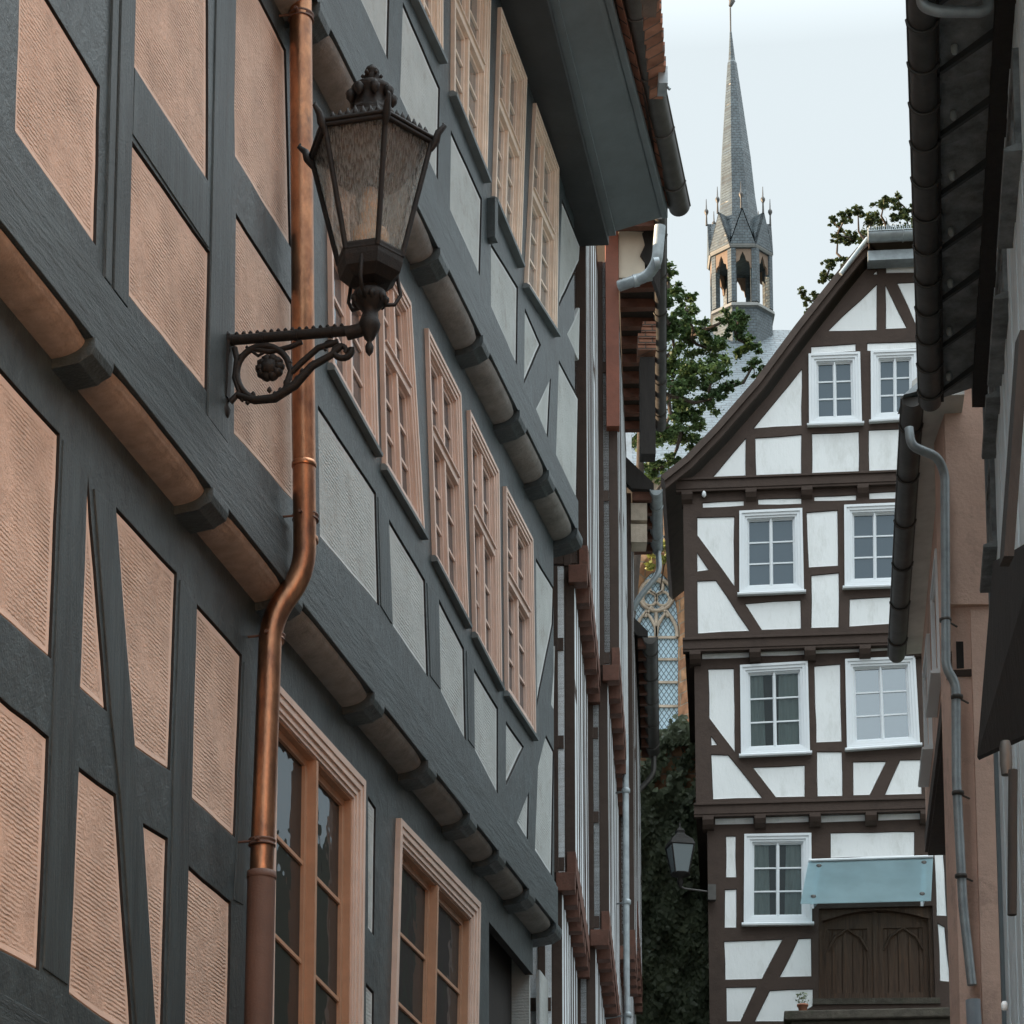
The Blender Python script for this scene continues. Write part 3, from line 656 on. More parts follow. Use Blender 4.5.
# rosette with petals
rc = bpx(270, 368)
for k in range(10):
    a = k*math.pi*2/10; ib.lathe(rc+nA*math.cos(a)*.055+Zv*math.sin(a)*.055, [(.008,-.03),(.034,-.012),(.036,.012),(.01,.032)], 7)
ib.lathe(rc, [(.02,-.05),(.055,-.03),(.055,.03),(.02,.05)], 10)
for k in range(14):    # leaf knobs on the lower arm
    t = k/13; px = 243+t*70; py = 399-(t**2)*34+4*math.sin(k*2.2); ib.lathe(bpx(px, py), [(.004,-.018),(.016,-.004),(.012,.012),(.003,.022)], 6)
for k in range(12):
    a = R(30+k*28); ib.lathe(bpx(264+28*math.cos(a), 373-28*math.sin(a)), [(.004,-.014),(.013,0),(.004,.014)], 6)
ib.build('bracket', M['iron'], LP)
AX = 368.5
axd = (AX-q0[0])/SX
def lz(py): return (q0[1]+SK*(AX-q0[0])-py)/SZ
base = bp_(axd, 0)
def L3(r, py, a): return base+Zv*lz(py)+Vector((math.cos(a), math.sin(a), 0))*r
PXM = SX  # px per metre
ib = MB(); c = base
ib.lathe(c, [(.004,lz(356)),(.022,lz(352)),(.026,lz(347)),(.012,lz(342)),(.03,lz(339)),(.04,lz(335)),(.058,lz(330)),(.066,lz(325)),(.052,lz(319)),(.04,lz(313)),(.055,lz(310)),(.085,lz(305)),(.102,lz(299)),(.095,lz(294)),(.06,lz(291)),(.04,lz(284)),(.03,lz(278)),(.03,lz(262))], 22)
for k in range(9):
    a = k*2*math.pi/9; ib.lathe(c+Vector((math.cos(a)*.092, math.sin(a)*.092, lz(301))), [(.004,-.03),(.022,-.01),(.022,.012),(.006,.03)], 6)
ib.tube([bpx(346,334), bpx(358,331), bpx(368,326)], .04, 10)
ph = R(-14)
VA = [ph+k*math.pi/3 for k in range(6)]
for k in range(0, 6, 1):   # curved prongs
    a = VA[k]+R(30)
    if k % 2 == 0:
        ib.tube([L3(.08,304,a), L3(.15,302,a), L3(.185,292,a), L3(.17,280,a), L3(.16,268,a)], .012, 7)
ib.build('neck', M['iron'], LP)
def hexring(mb, r0, y0, r1, y1, th):
    for k in range(6):
        a, b = VA[k], VA[(k+1) % 6]
        mb.prism([L3(r0,y0,a), L3(r0,y0,b), L3(r1,y1,b), L3(r1,y1,a)], [L3(r0-th,y0,a), L3(r0-th,y0,b), L3(r1-th,y1,b), L3(r1-th,y1,a)])
RT, YT, RB, YB = .365, 151, .188, 262
ib = MB()
ib.lathe(c, [(.05,lz(287)),(.13,lz(285)),(.185,lz(277)),(.20,lz(268)),(.205,lz(258)),(.19,lz(255)),(.05,lz(255))], 6, rot=ph, smooth=False)
for k in range(6):
    a, b = VA[k], VA[(k+1) % 6]
    ib.tube([L3(RB+.005,YB,a), L3(RT+.005,YT,a)], .016, 8)
    ib.tube([L3(RT,YT,a), L3(RT,YT,b)], .016, 8); ib.tube([L3(RB,YB,a), L3(RB,YB,b)], .016, 8)
    ib.tube([L3(RT+.01,YT-4,a), L3(RT+.01,YT-4,b)], .014, 8)
    # cast corner leaf curling outwards
    ib.tube([L3(RT,YT+9,a), L3(RT+.03,YT,a), L3(RT+.045,YT-8,a), L3(RT+.085,YT-14,a), L3(RT+.075,YT-17,a)], [.012,.026,.022,.014,.006], 7)
    for i in range(1, 8):    # cresting along the rim
        t = i/8; p = L3(RT,YT-7,a)*(1-t)+L3(RT,YT-7,b)*t; hgt = .035*(1-abs(t-.5)*1.2)
        ib.lathe(p, [(.004,-.02),(.020,-.008),(.014,hgt*.6),(.003,hgt+.012)], 6)
ib.build('lantern_cage', M['iron'], LP)
ib = MB()
ib.lathe(c, [(RT,lz(147)),(.30,lz(137)),(.22,lz(128)),(.15,lz(120)),(.13,lz(112))], 6, rot=ph, smooth=False)
ib.lathe(c, [(.12,lz(120)),(.135,lz(116)),(.11,lz(112)),(.10,lz(104)),(.10,lz(98)),(.12,lz(94)),(.125,lz(90)),(.09,lz(86)),(.05,lz(84)),(.035,lz(80)),(.05,lz(77)),(.03,lz(74)),(.045,lz(72)),(.035,lz(68)),(.006,lz(64))], 20)
for k in range(8):
    a = k*2*math.pi/8+.2; ib.lathe(c+Vector((math.cos(a)*.125, math.sin(a)*.125, lz(98))), [(.006,-.045),(.026,-.02),(.032,.015),(.016,.035),(.004,.045)], 8)
for k in range(6):
    a = k*2*math.pi/6; ib.lathe(c+Vector((math.cos(a)*.055, math.sin(a)*.055, lz(76))), [(.004,-.012),(.013,0),(.004,.014)], 6)
ib.build('roof_crown', M['iron'], LP)
# glass panes
m = bpy.data.materials.new('streaky_lantern_glass'); m.use_nodes = True; nt = m.node_tree; N = nt.nodes; Lk = nt.links
geo = N.new('ShaderNodeNewGeometry'); mp = N.new('ShaderNodeMapping'); mp.inputs['Scale'].default_value = (60, 60, 1.6); Lk.new(geo.outputs['Position'], mp.inputs[0])
nz = N.new('ShaderNodeTexNoise'); nz.inputs['Scale'].default_value = 2.2; nz.inputs['Detail'].default_value = 5; Lk.new(mp.outputs[0], nz.inputs['Vector'])
b = N['Principled BSDF']; b.inputs['Base Color'].default_value = (.36,.33,.29,1); b.inputs['Roughness'].default_value = .25; b.inputs['Specular IOR Level'].default_value = .8
cr = N.new('ShaderNodeMix'); cr.data_type = 'RGBA'; cr.inputs['A'].default_value = (.40,.39,.37,1); cr.inputs['B'].default_value = (.80,.84,.84,1)
mr = N.new('ShaderNodeMapRange'); mr.inputs['From Min'].default_value = .35; mr.inputs['From Max'].default_value = .68; Lk.new(nz.outputs['Fac'], mr.inputs['Value']); Lk.new(mr.outputs['Result'], cr.inputs['Factor']); Lk.new(cr.outputs['Result'], b.inputs['Base Color'])
bpn = N.new('ShaderNodeBump'); bpn.inputs['Distance'].default_value = .02; Lk.new(nz.outputs['Fac'], bpn.inputs['Height']); Lk.new(bpn.outputs['Normal'], b.inputs['Normal'])
tr = N.new('ShaderNodeBsdfTransparent'); tr.inputs['Color'].default_value = (.93,.92,.90,1)
tl = N.new('ShaderNodeBsdfTranslucent'); tl.inputs['Color'].default_value = (.85,.89,.90,1)
a1 = N.new('ShaderNodeMixShader'); a1.inputs[0].default_value = .75; Lk.new(b.outputs[0], a1.inputs[1]); Lk.new(tl.outputs[0], a1.inputs[2])
m2 = N.new('ShaderNodeMixShader'); ff = N.new('ShaderNodeMapRange'); ff.inputs['From Min'].default_value = .35; ff.inputs['From Max'].default_value = .68; ff.inputs['To Min'].default_value = .88; ff.inputs['To Max'].default_value = .55
Lk.new(nz.outputs['Fac'], ff.inputs['Value']); Lk.new(ff.outputs['Result'], m2.inputs[0]); Lk.new(a1.outputs[0], m2.inputs[1]); Lk.new(tr.outputs[0], m2.inputs[2]); Lk.new(m2.outputs[0], N['Material Output'].inputs['Surface'])
M['lglass'] = m
for k in range(6):
    a, b_2 = VA[k], VA[(k+1) % 6]; g = MB()
    g.prism([L3(RB-.006,YB,a), L3(RB-.006,YB,b_2), L3(RT-.006,YT,b_2), L3(RT-.006,YT,a)], [L3(RB-.010,YB,a), L3(RB-.010,YB,b_2), L3(RT-.010,YT,b_2), L3(RT-.010,YT,a)])
    g.build('glass_pane', m, LP)
g = MB(); g.lathe(c, [(.105,lz(256)),(.11,lz(252)),(.11,lz(236)),(.10,lz(233)),(.03,lz(231))], 20); g.lathe(c, [(.045,lz(231)),(.06,lz(222)),(.06,lz(205)),(.04,lz(190)),(.01,lz(184))], 16); g.build('lamp_fitting', mat('beige_porcelain', (.62,.42,.28), .35, var=.1), LP)
g = MB(); g.lathe(c, [(.285,lz(153)),(.25,lz(166)),(.20,lz(180)),(.12,lz(190)),(.05,lz(192)),(.05,lz(150))], 20); g.build('inner_reflector', mat('brown_reflector', (.07,.045,.032), .6, var=.3), LP)
# ================================================================= END HOUSE (white panels, brown timbers)
e0 = at_y(684, 600, 38.0); eu = (math.cos(R(5)), -math.sin(R(5)))
EG = Pl(e0[:2], *eu, off=.06); E2 = Pl(e0[:2], *eu, off=0); E1 = Pl(e0[:2], *eu, off=-.13); E0 = Pl(e0[:2], *eu, off=-.26)
EH = empty('half_timbered_house', tuple(at_y(800, 1024, 38.3)), 'gabled house with white panels and dark brown timbers at the end of the alley', 'house')
UC = E2.uv(905, 400)[0]; UR = 2*UC-E2.uv(684, 600)[0]
uL0 = E0.uv(708, 900)[0]; uL1 = E1.uv(695, 730)[0]; uL2 = E2.uv(684, 580)[0]
VG, V21, V10, VB = 19.2, 16.62, 14.02, 10.6
# panels by storey
gp = [[(827.5,331),(877,284),(877,330)], [(885.5,285),(907,328),(885.5,329)], [(897,283),(917,282),(917,327)], [(886,266),(915,265.5),(915,272.5),(886,273)], [(872.5,274.5),(877,270),(877.5,274.5)],
      [(811,346.5),(856,343.6),(856,351),(811,354)], [(867,343),(918,341.5),(918,348),(867,351)], [(753,428.5),(802,368.5),(802,425.6)], [(705,485.7),(746,438),(746,484)],
      [(755,438),(801.7,434.4),(801.7,481.3),(756.3,483)], [(811.7,433.5),(859,431.5),(859,477.5),(811.7,480.4)], [(868.5,430),(918,428),(918,475),(869,476.5)]]
gw = [[(808.5,355),(860,353),(862,425.6),(809,427.6)], [(870.6,351.8),(919,350),(920,421),(871,424)]]
ap = [[(702.4,502.7),(744,500.6),(744,505.6),(702.4,507.8)], [(757.9,499),(801.6,498),(801.6,503.8),(757.9,504.6)], [(814,496.4),(856.3,494.7),(856.3,500.2),(814,501)], [(869,492.8),(912,491.2),(912,498),(869,499.2)],
      [(697,517.4),(734.6,516.6),(734.6,586.3),(697,535)], [(697,552.4),(709,570),(697,571.6)], [(697,581),(716,580.3),(750,631),(697.7,633.6)], [(744.8,603.6),(800.8,600),(801.4,628.7),(761.7,630)],
      [(806.3,512.5),(837.7,510),(838.3,565.8),(808.5,567.5)], [(811,575.4),(839,572.7),(839,627.3),(811,628)], [(849.5,599),(905,596),(905,623),(849,626.7)]]
aw = [[(739.3,512),(802.2,509.2),(804,594),(739.3,596.7)], [(844,506),(905,503.5),(906,588),(844.6,590)]]
bp = [[(701.8,650.6),(749.4,649.5),(749.4,657.4),(701.8,659)], [(760.4,648),(805,647),(805,654.7),(760.4,656)], [(815.3,646),(860.4,644),(860.4,652),(815.3,653.6)], [(870.6,643.8),(915,641.5),(915,649),(870.6,651.5)],
      [(708,669),(734,668.4),(735,752),(709,718)], [(711,735.7),(717.7,745),(711,745.5)], [(710.9,754.4),(728.4,755),(762.6,798),(712.8,799.5)], [(752.5,767.2),(805,765),(805,796.8),(775.7,797.3)],
      [(814,666),(840.5,664),(842,741.5),(816,742.5)], [(816.7,751.7),(842,751.7),(842.7,796),(817.3,796.5)], [(852.8,761.8),(886.5,761.2),(870,795),(853,795.4)], [(900,759.9),(920.6,759.6),(922,794),(884.5,795)]]
bw = [[(740,666),(807.7,662),(810,755),(741,758)], [(845,660),(915,657),(920,747),(847,752)]]
cp = [[(714.7,817.3),(753.8,817),(753.8,823.8),(714.7,824.7)], [(765.6,816),(809,815),(809,822),(765.6,823.3)], [(820.8,814.5),(865.4,813.7),(865.4,821),(820.8,822.5)], [(878,813),(921.5,812.4),(921.5,819.2),(878,820.6)],
      [(725.7,836),(736,836),(736.6,877.4),(725.7,877.4)], [(724.6,889.7),(736.6,889),(736.6,927.8),(724.3,927.8)], [(723.8,941.4),(782.8,939.2),(762,979),(725,980)], [(798.4,938.7),(811.3,938),(811.8,976.4),(779.3,977.3)],
      [(726,987.4),(756.6,986.8),(740.7,1021.5),(726.5,1021.5)], [(769.7,990.6),(813,989),(813,1006),(786,1021.5),(754.4,1021.5)], [(830.4,832.9),(914.6,831.5),(914.6,856),(830.4,858)],
      [(933.8,850),(943,850),(947,916),(936.5,915.7)], [(937.6,923),(944.7,927),(950.7,982),(939.8,981)]]
cw = [[(744.3,834.8),(811.3,833.7),(812,925.8),(743.7,926.7)]]
doorq = [(818,908),(933,905),(936,998),(818,999)]
def mirror(lst, lim):      # repeat on the hidden right half of the symmetric front
    out = []
    for p in lst:
        if max(x[0] for x in p) < lim: out.append([(2*UC-u, v) for u, v in p][::-1])
    return out
def storey(pl, pans, wins, outer, extra, mir=True, wk=None):
    P = [wob(pl.uvs(p), .008, .3) for p in pans]; W = [pl.uvs(w) for w in wins]
    if mir:
        lim = UC-.15; P2 = mirror(P, lim); occ = [max(x[0] for x in p) for p in P+W]
        mo = max(occ); P += [p for p in P2 if min(x[0] for x in p) > mo+.05]
        W += [[(2*UC-u, v) for u, v in (w[1], w[0], w[3], w[2])] for w in W if 2*UC-max(x[0] for x in w) > mo+.05]
    mkwall(pl, outer, P, W, extra, M['bt'], EH, th=.08)
    for p in P:
        hgt = max(v for _, v in p)-min(v for _, v in p)
        panel(pl, p, EH, M['white'] if hgt > .2 or True else M['cream'], M['whiterim'], gap=.004, wf=-.012, wb=-.06, rim=.012)
    for i, w in enumerate(W):
        window(pl, w, EH, M['wpaint'], wk[i % len(wk)], steps=((.04,.05),(.045,.035),(.035,.018)), depth=.05, sill=.06, rows=3, cols=2, sw=.016, mun=.024, cm_=.010)
verge_px = [(665,486),(690,466),(720,435),(760,389),(800,335),(840,284),(862,257),(868,252)]
VV = [EG.uv(*p) for p in verge_px]
top_v = VV[-1][1]
outG = [(EG.uv(676,490)[0], VG)]+[(2*UC-EG.uv(676,490)[0], VG)]
innerv = [(u+.14, v-.10) for u, v in VV[1:]]
outerG = outG+[(2*UC-u, v) for u, v in innerv]+innerv[::-1]
GG = [EG.uvs(p) for p in gp]
storey(EG, gp, gw, outerG, [], wk=[M['glassb'], M['glassb']])
storey(E2, ap, aw, [(uL2,V21),(UR,V21),(UR,VG+.02),(uL2,VG+.02)], [], wk=[M['glassb'], M['glassb']])
storey(E1, bp, bw, [(uL1,V10),(2*UC-uL1,V10),(2*UC-uL1,V21+.02),(uL1,V21+.02)], [], wk=[M['glassc'], M['glasss']])
dq = E0.uvs(doorq)
storey(E0, cp, cw, [(uL0,VB),(2*UC-uL0,VB),(2*UC-uL0,V10+.02),(uL0,V10+.02)], [inset(dq, .01)], mir=False, wk=[M['glassc']])
# cores behind the frames (butted above the door)
mb = MB()
mb.pprism(EG, [(u+(.3 if u < UC else -.3), v-(.35 if v > VG+.1 else 0)) for u, v in outerG], -.35, -.14)
mb.pbox(E2, uL2+.02, UR-.02, V21, VG, -.4, -.14); mb.pbox(E1, uL1+.02, 2*UC-uL1-.02, V10, V21, -.3, -.14)
du0, du1 = min(d[0] for d in dq)-.0, max(d[0] for d in dq); dv1 = max(d[1] for d in dq)
mb.pbox(E0, uL0+.02, du0-.05, VB-1, V10, -.3, -.14); mb.pbox(E0, du1+.05, 2*UC-uL0-.02, VB-1, V10, -.3, -.14); mb.pbox(E0, du0-.05, du1+.05, dv1, V10, -.3, -.14)
mb.build('wall_core', M['bt'], EH)
mb = MB()
for pl, u in ((E2, uL2), (E1, uL1), (E0, uL0)):
    v0, v1 = {id(E2): (V21, VG), id(E1): (V10, V21), id(E0): (VB-2, V10)}[id(pl)]
    mb.pbox(pl, u, u+.15, v0, v1, -4.3, -.1); mb.pbox(pl, 2*UC-u-.15, 2*UC-u, v0, v1, -4.3, -.1)
mb.build('side_wall', M['bt'], EH)
# proud sill beams with moulding + joist ends
for pl, u0, v in ((EG, EG.uv(676,490)[0], VG), (E2, uL2-.03, V21), (E1, uL1-.03, V10)):
    mb = MB(); u1 = 2*UC-u0
    mb.pbox(pl, u0, u1, v-.01, v+.13, -.06, .022); mb.pbox(pl, u0, u1, v+.13, v+.165, -.06, .045); mb.pbox(pl, u0, u1, v-.05, v-.01, -.1, .012)
    mb.build('sill_beam', M['bt'], EH)
for pl, lst, v in ((EG, [(687,497),(751,495),(807,493),(863,490),(918,488)], VG), (E2, [(695,648),(755,648),(810,646),(865,644),(920,642)], V21), (E1, [(708,812),(760,812),(815,811),(871,810),(926,808)], V10)):
    us = [pl.uv(*p)[0] for p in lst]; us += [2*UC-u for u in us if 2*UC-u > us[-1]+.4]
    for u in us:
        mb = MB(); prof = [(-.2,v-.04),(.035,v-.04),(.035,v-.10),(.0,v-.17),(-.06,v-.22),(-.2,v-.24)]
        A = [pl.P(u-.085, vv, w) for w, vv in prof]; B = [pl.P(u+.085, vv, w) for w, vv in prof]; n = len(prof)
        mb.add(A+B, [tuple(range(n-1, -1, -1)), tuple(range(n, 2*n))]+[(i, (i+1) % n, (i+1) % n+n, i+n) for i in range(n)])
        mb.build('joist_end', M['bt'], EH)
# roof: two slopes following the bent verge, half hip with zinc gutter
mb = MB()
def roofside(s):
    pts = [(u, v) if s > 0 else (2*UC-u, v) for u, v in VV]
    th = .10
    for i in range(len(pts)-1):
        (u0, v0), (u1, v1) = pts[i], pts[i+1]
        d = Vector((u1-u0, v1-v0)).normalized(); nn = Vector((-d.y, d.x))*(1 if s > 0 else -1)
        q = [(u0, v0), (u1, v1), (u1+nn.x*th, v1+nn.y*th), (u0+nn.x*th, v0+nn.y*th)]
        if s < 0: q = q[::-1]
        if area(q) < 0: q = q[::-1]
        mb.pprism(EG, q, -4.5, .20)
roofside(1); roofside(-1)
ru, rv = VV[-1]; ridge = rv+(UC-ru)*1.22
hip = [EG.P(ru-.05, rv+.05, .34), EG.P(2*UC-ru+.05, rv+.05, .34), EG.P(UC, ridge, -1.6)]
mb.prism(hip, [p-Vector((0, 0, .08)) for p in hip])
for s in (1, -1):
    a = (ru if s > 0 else 2*UC-ru)
    q = [EG.P(a, rv, .30), EG.P(UC, ridge, -1.6), EG.P(UC, ridge, -4.5), EG.P(a, rv, -4.5)]
    if s < 0: q = q[::-1]
    mb.prism(q, [p-Vector((0, 0, .08)) for p in q])
mb.build('roof', mat('brown_roof_tiles', (.075,.052,.042), .8, var=.3, vscale=6), EH)
pts = VV
for s in (1, -1):
    mb = MB()
    for i in range(len(pts)-1):
        (u0, v0), (u1, v1) = pts[i], pts[i+1]
        q = [(u0+.02, v0-.11), (u1+.02, v1-.11), (u1, v1-.004), (u0, v0-.004)]
        q = [(u if s > 0 else 2*UC-u, v) for u, v in q]
        if area(q) < 0: q = q[::-1]
        mb.pprism(EG, q, .09, .16)
    mb.build('bargeboard', M['bt'], EH)
# soffit below the verge overhang and knee bracket at the eave
mb = MB()
q = EG.uvs([(665,488),(693,493),(690,540),(686,604),(683,590),(679,566),(672,522)]); q = q if area(q) > 0 else q[::-1]
mb = MB()
mb = MB(); h = E0
za = EG.uv(868, 262)[1]; zb = EG.uv(868, 248)[1]
mb.pbox(EG, ru-.02, 2*UC-ru+.02, za-.14, za+.02, .04, .30); mb.build('hip_soffit', M['zinc'], EH)
pa = EG.P(ru-.02, zb-.02, .42); pb = EG.P(2*UC-ru+.02, zb-.02, .42)
gutter(pa, pb, .12, M['zinc'], EH)
mb = MB(); mb.tube([EG.P(ru-.02, zb-.03, .34), EG.P(ru-.45, zb-.60, .33)], .035, 8); mb.build('verge_flashing', M['zinc'], EH)
mb = MB(); n = 34
for i in range(n):
    u = ru+.0+(2*(UC-ru))*i/(n-1); p = EG.P(u, zb+.08, .20); mb.tube([p, p+Vector((random.uniform(-.01,.01), 0, .14+random.uniform(0,.05)))], .010, 4)
mb.pbox(EG, ru, 2*UC-ru, zb+.06, zb+.085, .19, .21)
mb.build('snow_guard', M['zinc'], EH)
# small white knob on the post
mb = MB(); mb.lathe(E2.P(*E2.uv(704,496), .06), [(.01,-.05),(.035,-.02),(.03,.03),(.01,.06)], 10); mb.build('insulator', M['wpaint'], EH)
# ---- door
mb = MB(); k = Q(E0, [dq[0], dq[1], dq[2], dq[3]]); W, H = k.W, k.H
k.box(mb, -.02, W+.02, 0, H, -.34, -.26)
dr_ = mb.build('door', M['door'], EH)
for s in (0, 1):
    a0, a1 = (.06, W/2-.03) if s == 0 else (W/2+.03, W-.06)
    mb = MB(); n = 5
    for i in range(n):
        b0_, b1_ = a0+(a1-a0)*i/n+.006, a0+(a1-a0)*(i+1)/n-.006; k.box(mb, b0_, b1_, .02, H*.97, -.26, -.232-.006*(i % 2))
    k.ring(mb, (a0, .02, a1, H*.97), (a0+.09, .14, a1-.09, H*.80), -.24, -.205)
    am = (a0+a1)/2
    P = k.P
    for sgn in (-1, 1):   # pointed arch mouldings
        e = a0+.09 if sgn < 0 else a1-.09
        pts = [(e, H*.56), (e+(am-e)*.35, H*.70), (am, H*.80)]
        for j in range(2):
            (x0, y0), (x1, y1) = pts[j], pts[j+1]
            mb.tube([P(x0, y0, -.205), P(x1, y1, -.205)], .018, 6)
    mb.build('door_leaf', M['door'], dr_)
mb = MB(); k.box(mb, W/2-.035, W/2+.035, .0, H, -.25, -.185); k.box(mb, -.0, .07, 0, H, -.26, -.1); k.box(mb, W-.07, W, 0, H, -.26, -.1)
n = 12; arcp = [(W*i/n, H*(.86+.12*math.sin(math.pi*i/n))) for i in range(n+1)]
for i in range(n):
    (x0, y0), (x1, y1) = arcp[i], arcp[i+1]
    mb.prism([k.P(x0, y0, -.09), k.P(x1, y1, -.09), k.P(x1, H+.01, -.09), k.P(x0, H+.01, -.09)], [k.P(x0, y0, -.26), k.P(x1, y1, -.26), k.P(x1, H+.01, -.26), k.P(x0, H+.01, -.26)])
mb.build('door_frame', M['door'], dr_)
mb = MB(); k.box(mb, -.08, W+.06, -.09, .0, -.34, .03); k.box(mb, -.08, W+.06, -.6, -.09, -.34, -.002); mb.build('threshold', M['stone'], dr_)
# ---- glass canopy
cm = bpy.data.materials.new('frosted_blue_glass'); cm.use_nodes = True; nt = cm.node_tree; N = nt.nodes; Lk = nt.links
b = N['Principled BSDF']; b.inputs['Base Color'].default_value = (.42,.56,.60,1); b.inputs['Roughness'].default_value = .22; b.inputs['Specular IOR Level'].default_value = .6
t1 = N.new('ShaderNodeBsdfTranslucent'); t1.inputs['Color'].default_value = (.70,.82,.85,1); t2 = N.new('ShaderNodeBsdfTransparent'); t2.inputs['Color'].default_value = (.80,.92,.95,1)
geo = N.new('ShaderNodeNewGeometry'); nz = N.new('ShaderNodeTexNoise'); nz.inputs['Scale'].default_value = 1.8; nz.inputs['Detail'].default_value = 6; Lk.new(geo.outputs['Position'], nz.inputs['Vector'])
s1 = N.new('ShaderNodeMixShader'); s1.inputs[0].default_value = .72; Lk.new(b.outputs[0], s1.inputs[1]); Lk.new(t1.outputs[0], s1.inputs[2])
mr = N.new('ShaderNodeMapRange'); mr.inputs['From Min'].default_value = .35; mr.inputs['From Max'].default_value = .65; mr.inputs['To Min'].default_value = .12; mr.inputs['To Max'].default_value = .28; Lk.new(nz.outputs['Fac'], mr.inputs['Value'])
s2 = N.new('ShaderNodeMixShader'); Lk.new(mr.outputs['Result'], s2.inputs[0]); Lk.new(s1.outputs[0], s2.inputs[1]); Lk.new(t2.outputs[0], s2.inputs[2]); Lk.new(s2.outputs[0], N['Material Output'].inputs['Surface'])
Eb = Pl(E0.p, *E0.u, off=.06); Ef = Pl(E0.p, *E0.u, off=1.02)
bk = [Eb.P(*Eb.uv(808.5, 862)), Eb.P(*Eb.uv(933, 858))]; fr_ = [Ef.P(*Ef.uv(800.5, 903)), Ef.P(*Ef.uv(931, 900))]
mb = MB(); top = [fr_[0], fr_[1], bk[1], bk[0]]; mb.prism(top, [p-Vector((0, 0, .016)) for p in top]); cg = mb.build('canopy', cm, EH)
mb = MB(); mb.tube([bk[0]+Vector((0,-.02,.02)), bk[1]+Vector((0,-.02,.02))], .022, 8); mb.build('wall_rail', M['wpaint'], cg)
for s in (0, 1):
    x = .09 if s == 0 else .93
    pb_ = bk[0].lerp(bk[1], x)-Vector((0, 0, .03)); pf_ = fr_[0].lerp(fr_[1], x)-Vector((0, 0, .03)); dn = pb_-Vector((0, 0, .55))
    for dx in (-.012,):
        o = Vector((.02, 0, 0)); g = MB(); g.prism([pb_-o, pf_-o, pf_-o-Vector((0,0,.06)), dn-o], [pb_+o, pf_+o, pf_+o-Vector((0,0,.06)), dn+o]); g.build('bracket', M['zinc'], cg)
    for t in (.1, .85):
        p = pb_.lerp(pf_, t); g = MB(); g.lathe(p-Vector((0,0,.01)), [(.03,-.02),(.04,-.01),(.04,.05),(.03,.06)], 10); g.build('bolt', M['guttd'], cg)
# ---- doorstep platform
Es = Pl(E0.p, *E0.u, off=1.1); mb = MB(); a, c_ = Es.uv(784, 1009), Es.uv(953, 1007)
mb.pbox(E0, a[0], c_[0]+.1, c_[1]-.14, c_[1], .0, 1.1); mb.pbox(E0, a[0]+.10, c_[0]+.1, 9.5, c_[1]-.14, .0, 1.0); mb.build('doorstep', M['stone'], EH, bevel=.02)
stepz = c_[1]
# flower pot
pc = E0.P(*E0.uv(801, 1004), .92); pc.z = stepz
FP = empty('flower_pot', tuple(pc), 'small terracotta pot with a scraggly plant on the left end of the doorstep', 'flower pot')
mb = MB(); mb.lathe(pc, [(.05,0),(.075,.10),(.085,.10),(.085,.13),(.07,.13),(.065,.10)], 16); mb.build('pot', mat('terracotta', (.30,.13,.08), .85), FP)
def leaves(mb, c, r, n, size, flat=1.0, mi=0, dirn=None):
    for _ in range(n):
        while True:
            d = Vector((random.uniform(-1,1), random.uniform(-1,1), random.uniform(-1,1)))
            if d.length <= 1: break
        p = Vector(c)+Vector((d.x*r, d.y*r, d.z*r*flat)); s = size*random.uniform(.6, 1.25)
        a = Vector((random.gauss(0,1), random.gauss(0,1), random.gauss(0,.6))).normalized()
        b = a.cross(Vector((random.gauss(0,1), random.gauss(0,1), random.gauss(0,1)))).normalized()
        q = [p-a*s*.5, p-a*s*.1+b*s*.34, p+a*s*.55, p-a*s*.1-b*s*.34]
        mb.add(q, [(0,1,2,3)], mi)
mb = MB(); leaves(mb, pc+Vector((0,0,.21)), .10, 50, .05); mb.build('foliage', M['leafI'], FP)

# ---- small lantern on a curved arm
la = E0.P(*E0.uv(711, 893), .05)
SL = empty('wall_lantern', tuple(la), 'small distant glass lantern on a thin arm at the gabled house corner', 'street lamp')
mb = MB(); n_ = Vector((E0.n[0], E0.n[1], 0)); u_ = Vector((E0.u[0], E0.u[1], 0))
p0_ = la; p1_ = E0.P(*E0.uv(680.5, 889), .05)
mb.tube(smooth([p0_, p0_.lerp(p1_, .5)-Vector((0,0,.0)), p1_, p1_+Vector((0,0,.2))], .15), .016, 6)
mb.box(la.x-.05, la.x+.07, la.y-.08, la.y+.02, la.z-.14, la.z+.10)
mb.build('bracket', M['guttd'], SL)
cl = p1_; s_ = 1/66.
def hexl(r, z, k): a = R(12)+k*math.pi/2+R(45); return cl+Vector((math.cos(a)*r, math.sin(a)*r, z))
zb_, zt_ = .22, .66; rb_, rt_ = .15, .25
g = MB(); 
for k in range(4):
    g.prism([hexl(rb_,zb_,k), hexl(rb_,zb_,k+1), hexl(rt_,zt_,k+1), hexl(rt_,zt_,k)], [hexl(rb_-.006,zb_,k), hexl(rb_-.006,zb_,k+1), hexl(rt_-.006,zt_,k+1), hexl(rt_-.006,zt_,k)])
g.build('glass_pane', glassmat('small_lamp_glass', (.05,.06,.06), (.8,.9,.95), .08), SL)
g = MB()
for k in range(4):
    g.tube([hexl(rb_,zb_,k), hexl(rt_,zt_,k)], .013, 5); g.tube([hexl(rb_,zb_,k), hexl(rb_,zb_,k+1)], .015, 5); g.tube([hexl(rt_,zt_,k), hexl(rt_,zt_,k+1)], .018, 5)
g.lathe(cl, [(rt_+.02,zt_),(rt_-.02,zt_+.08),(.10,zt_+.17),(.08,zt_+.2),(.09,zt_+.24),(.02,zt_+.3),(.01,zt_+.38)], 4, rot=R(57), smooth=False)
g.lathe(cl, [(.02,.0),(.05,.1),(.04,.16),(rb_,.2),(rb_,.23)], 10)
g.build('lantern_cage', M['iron'], SL)
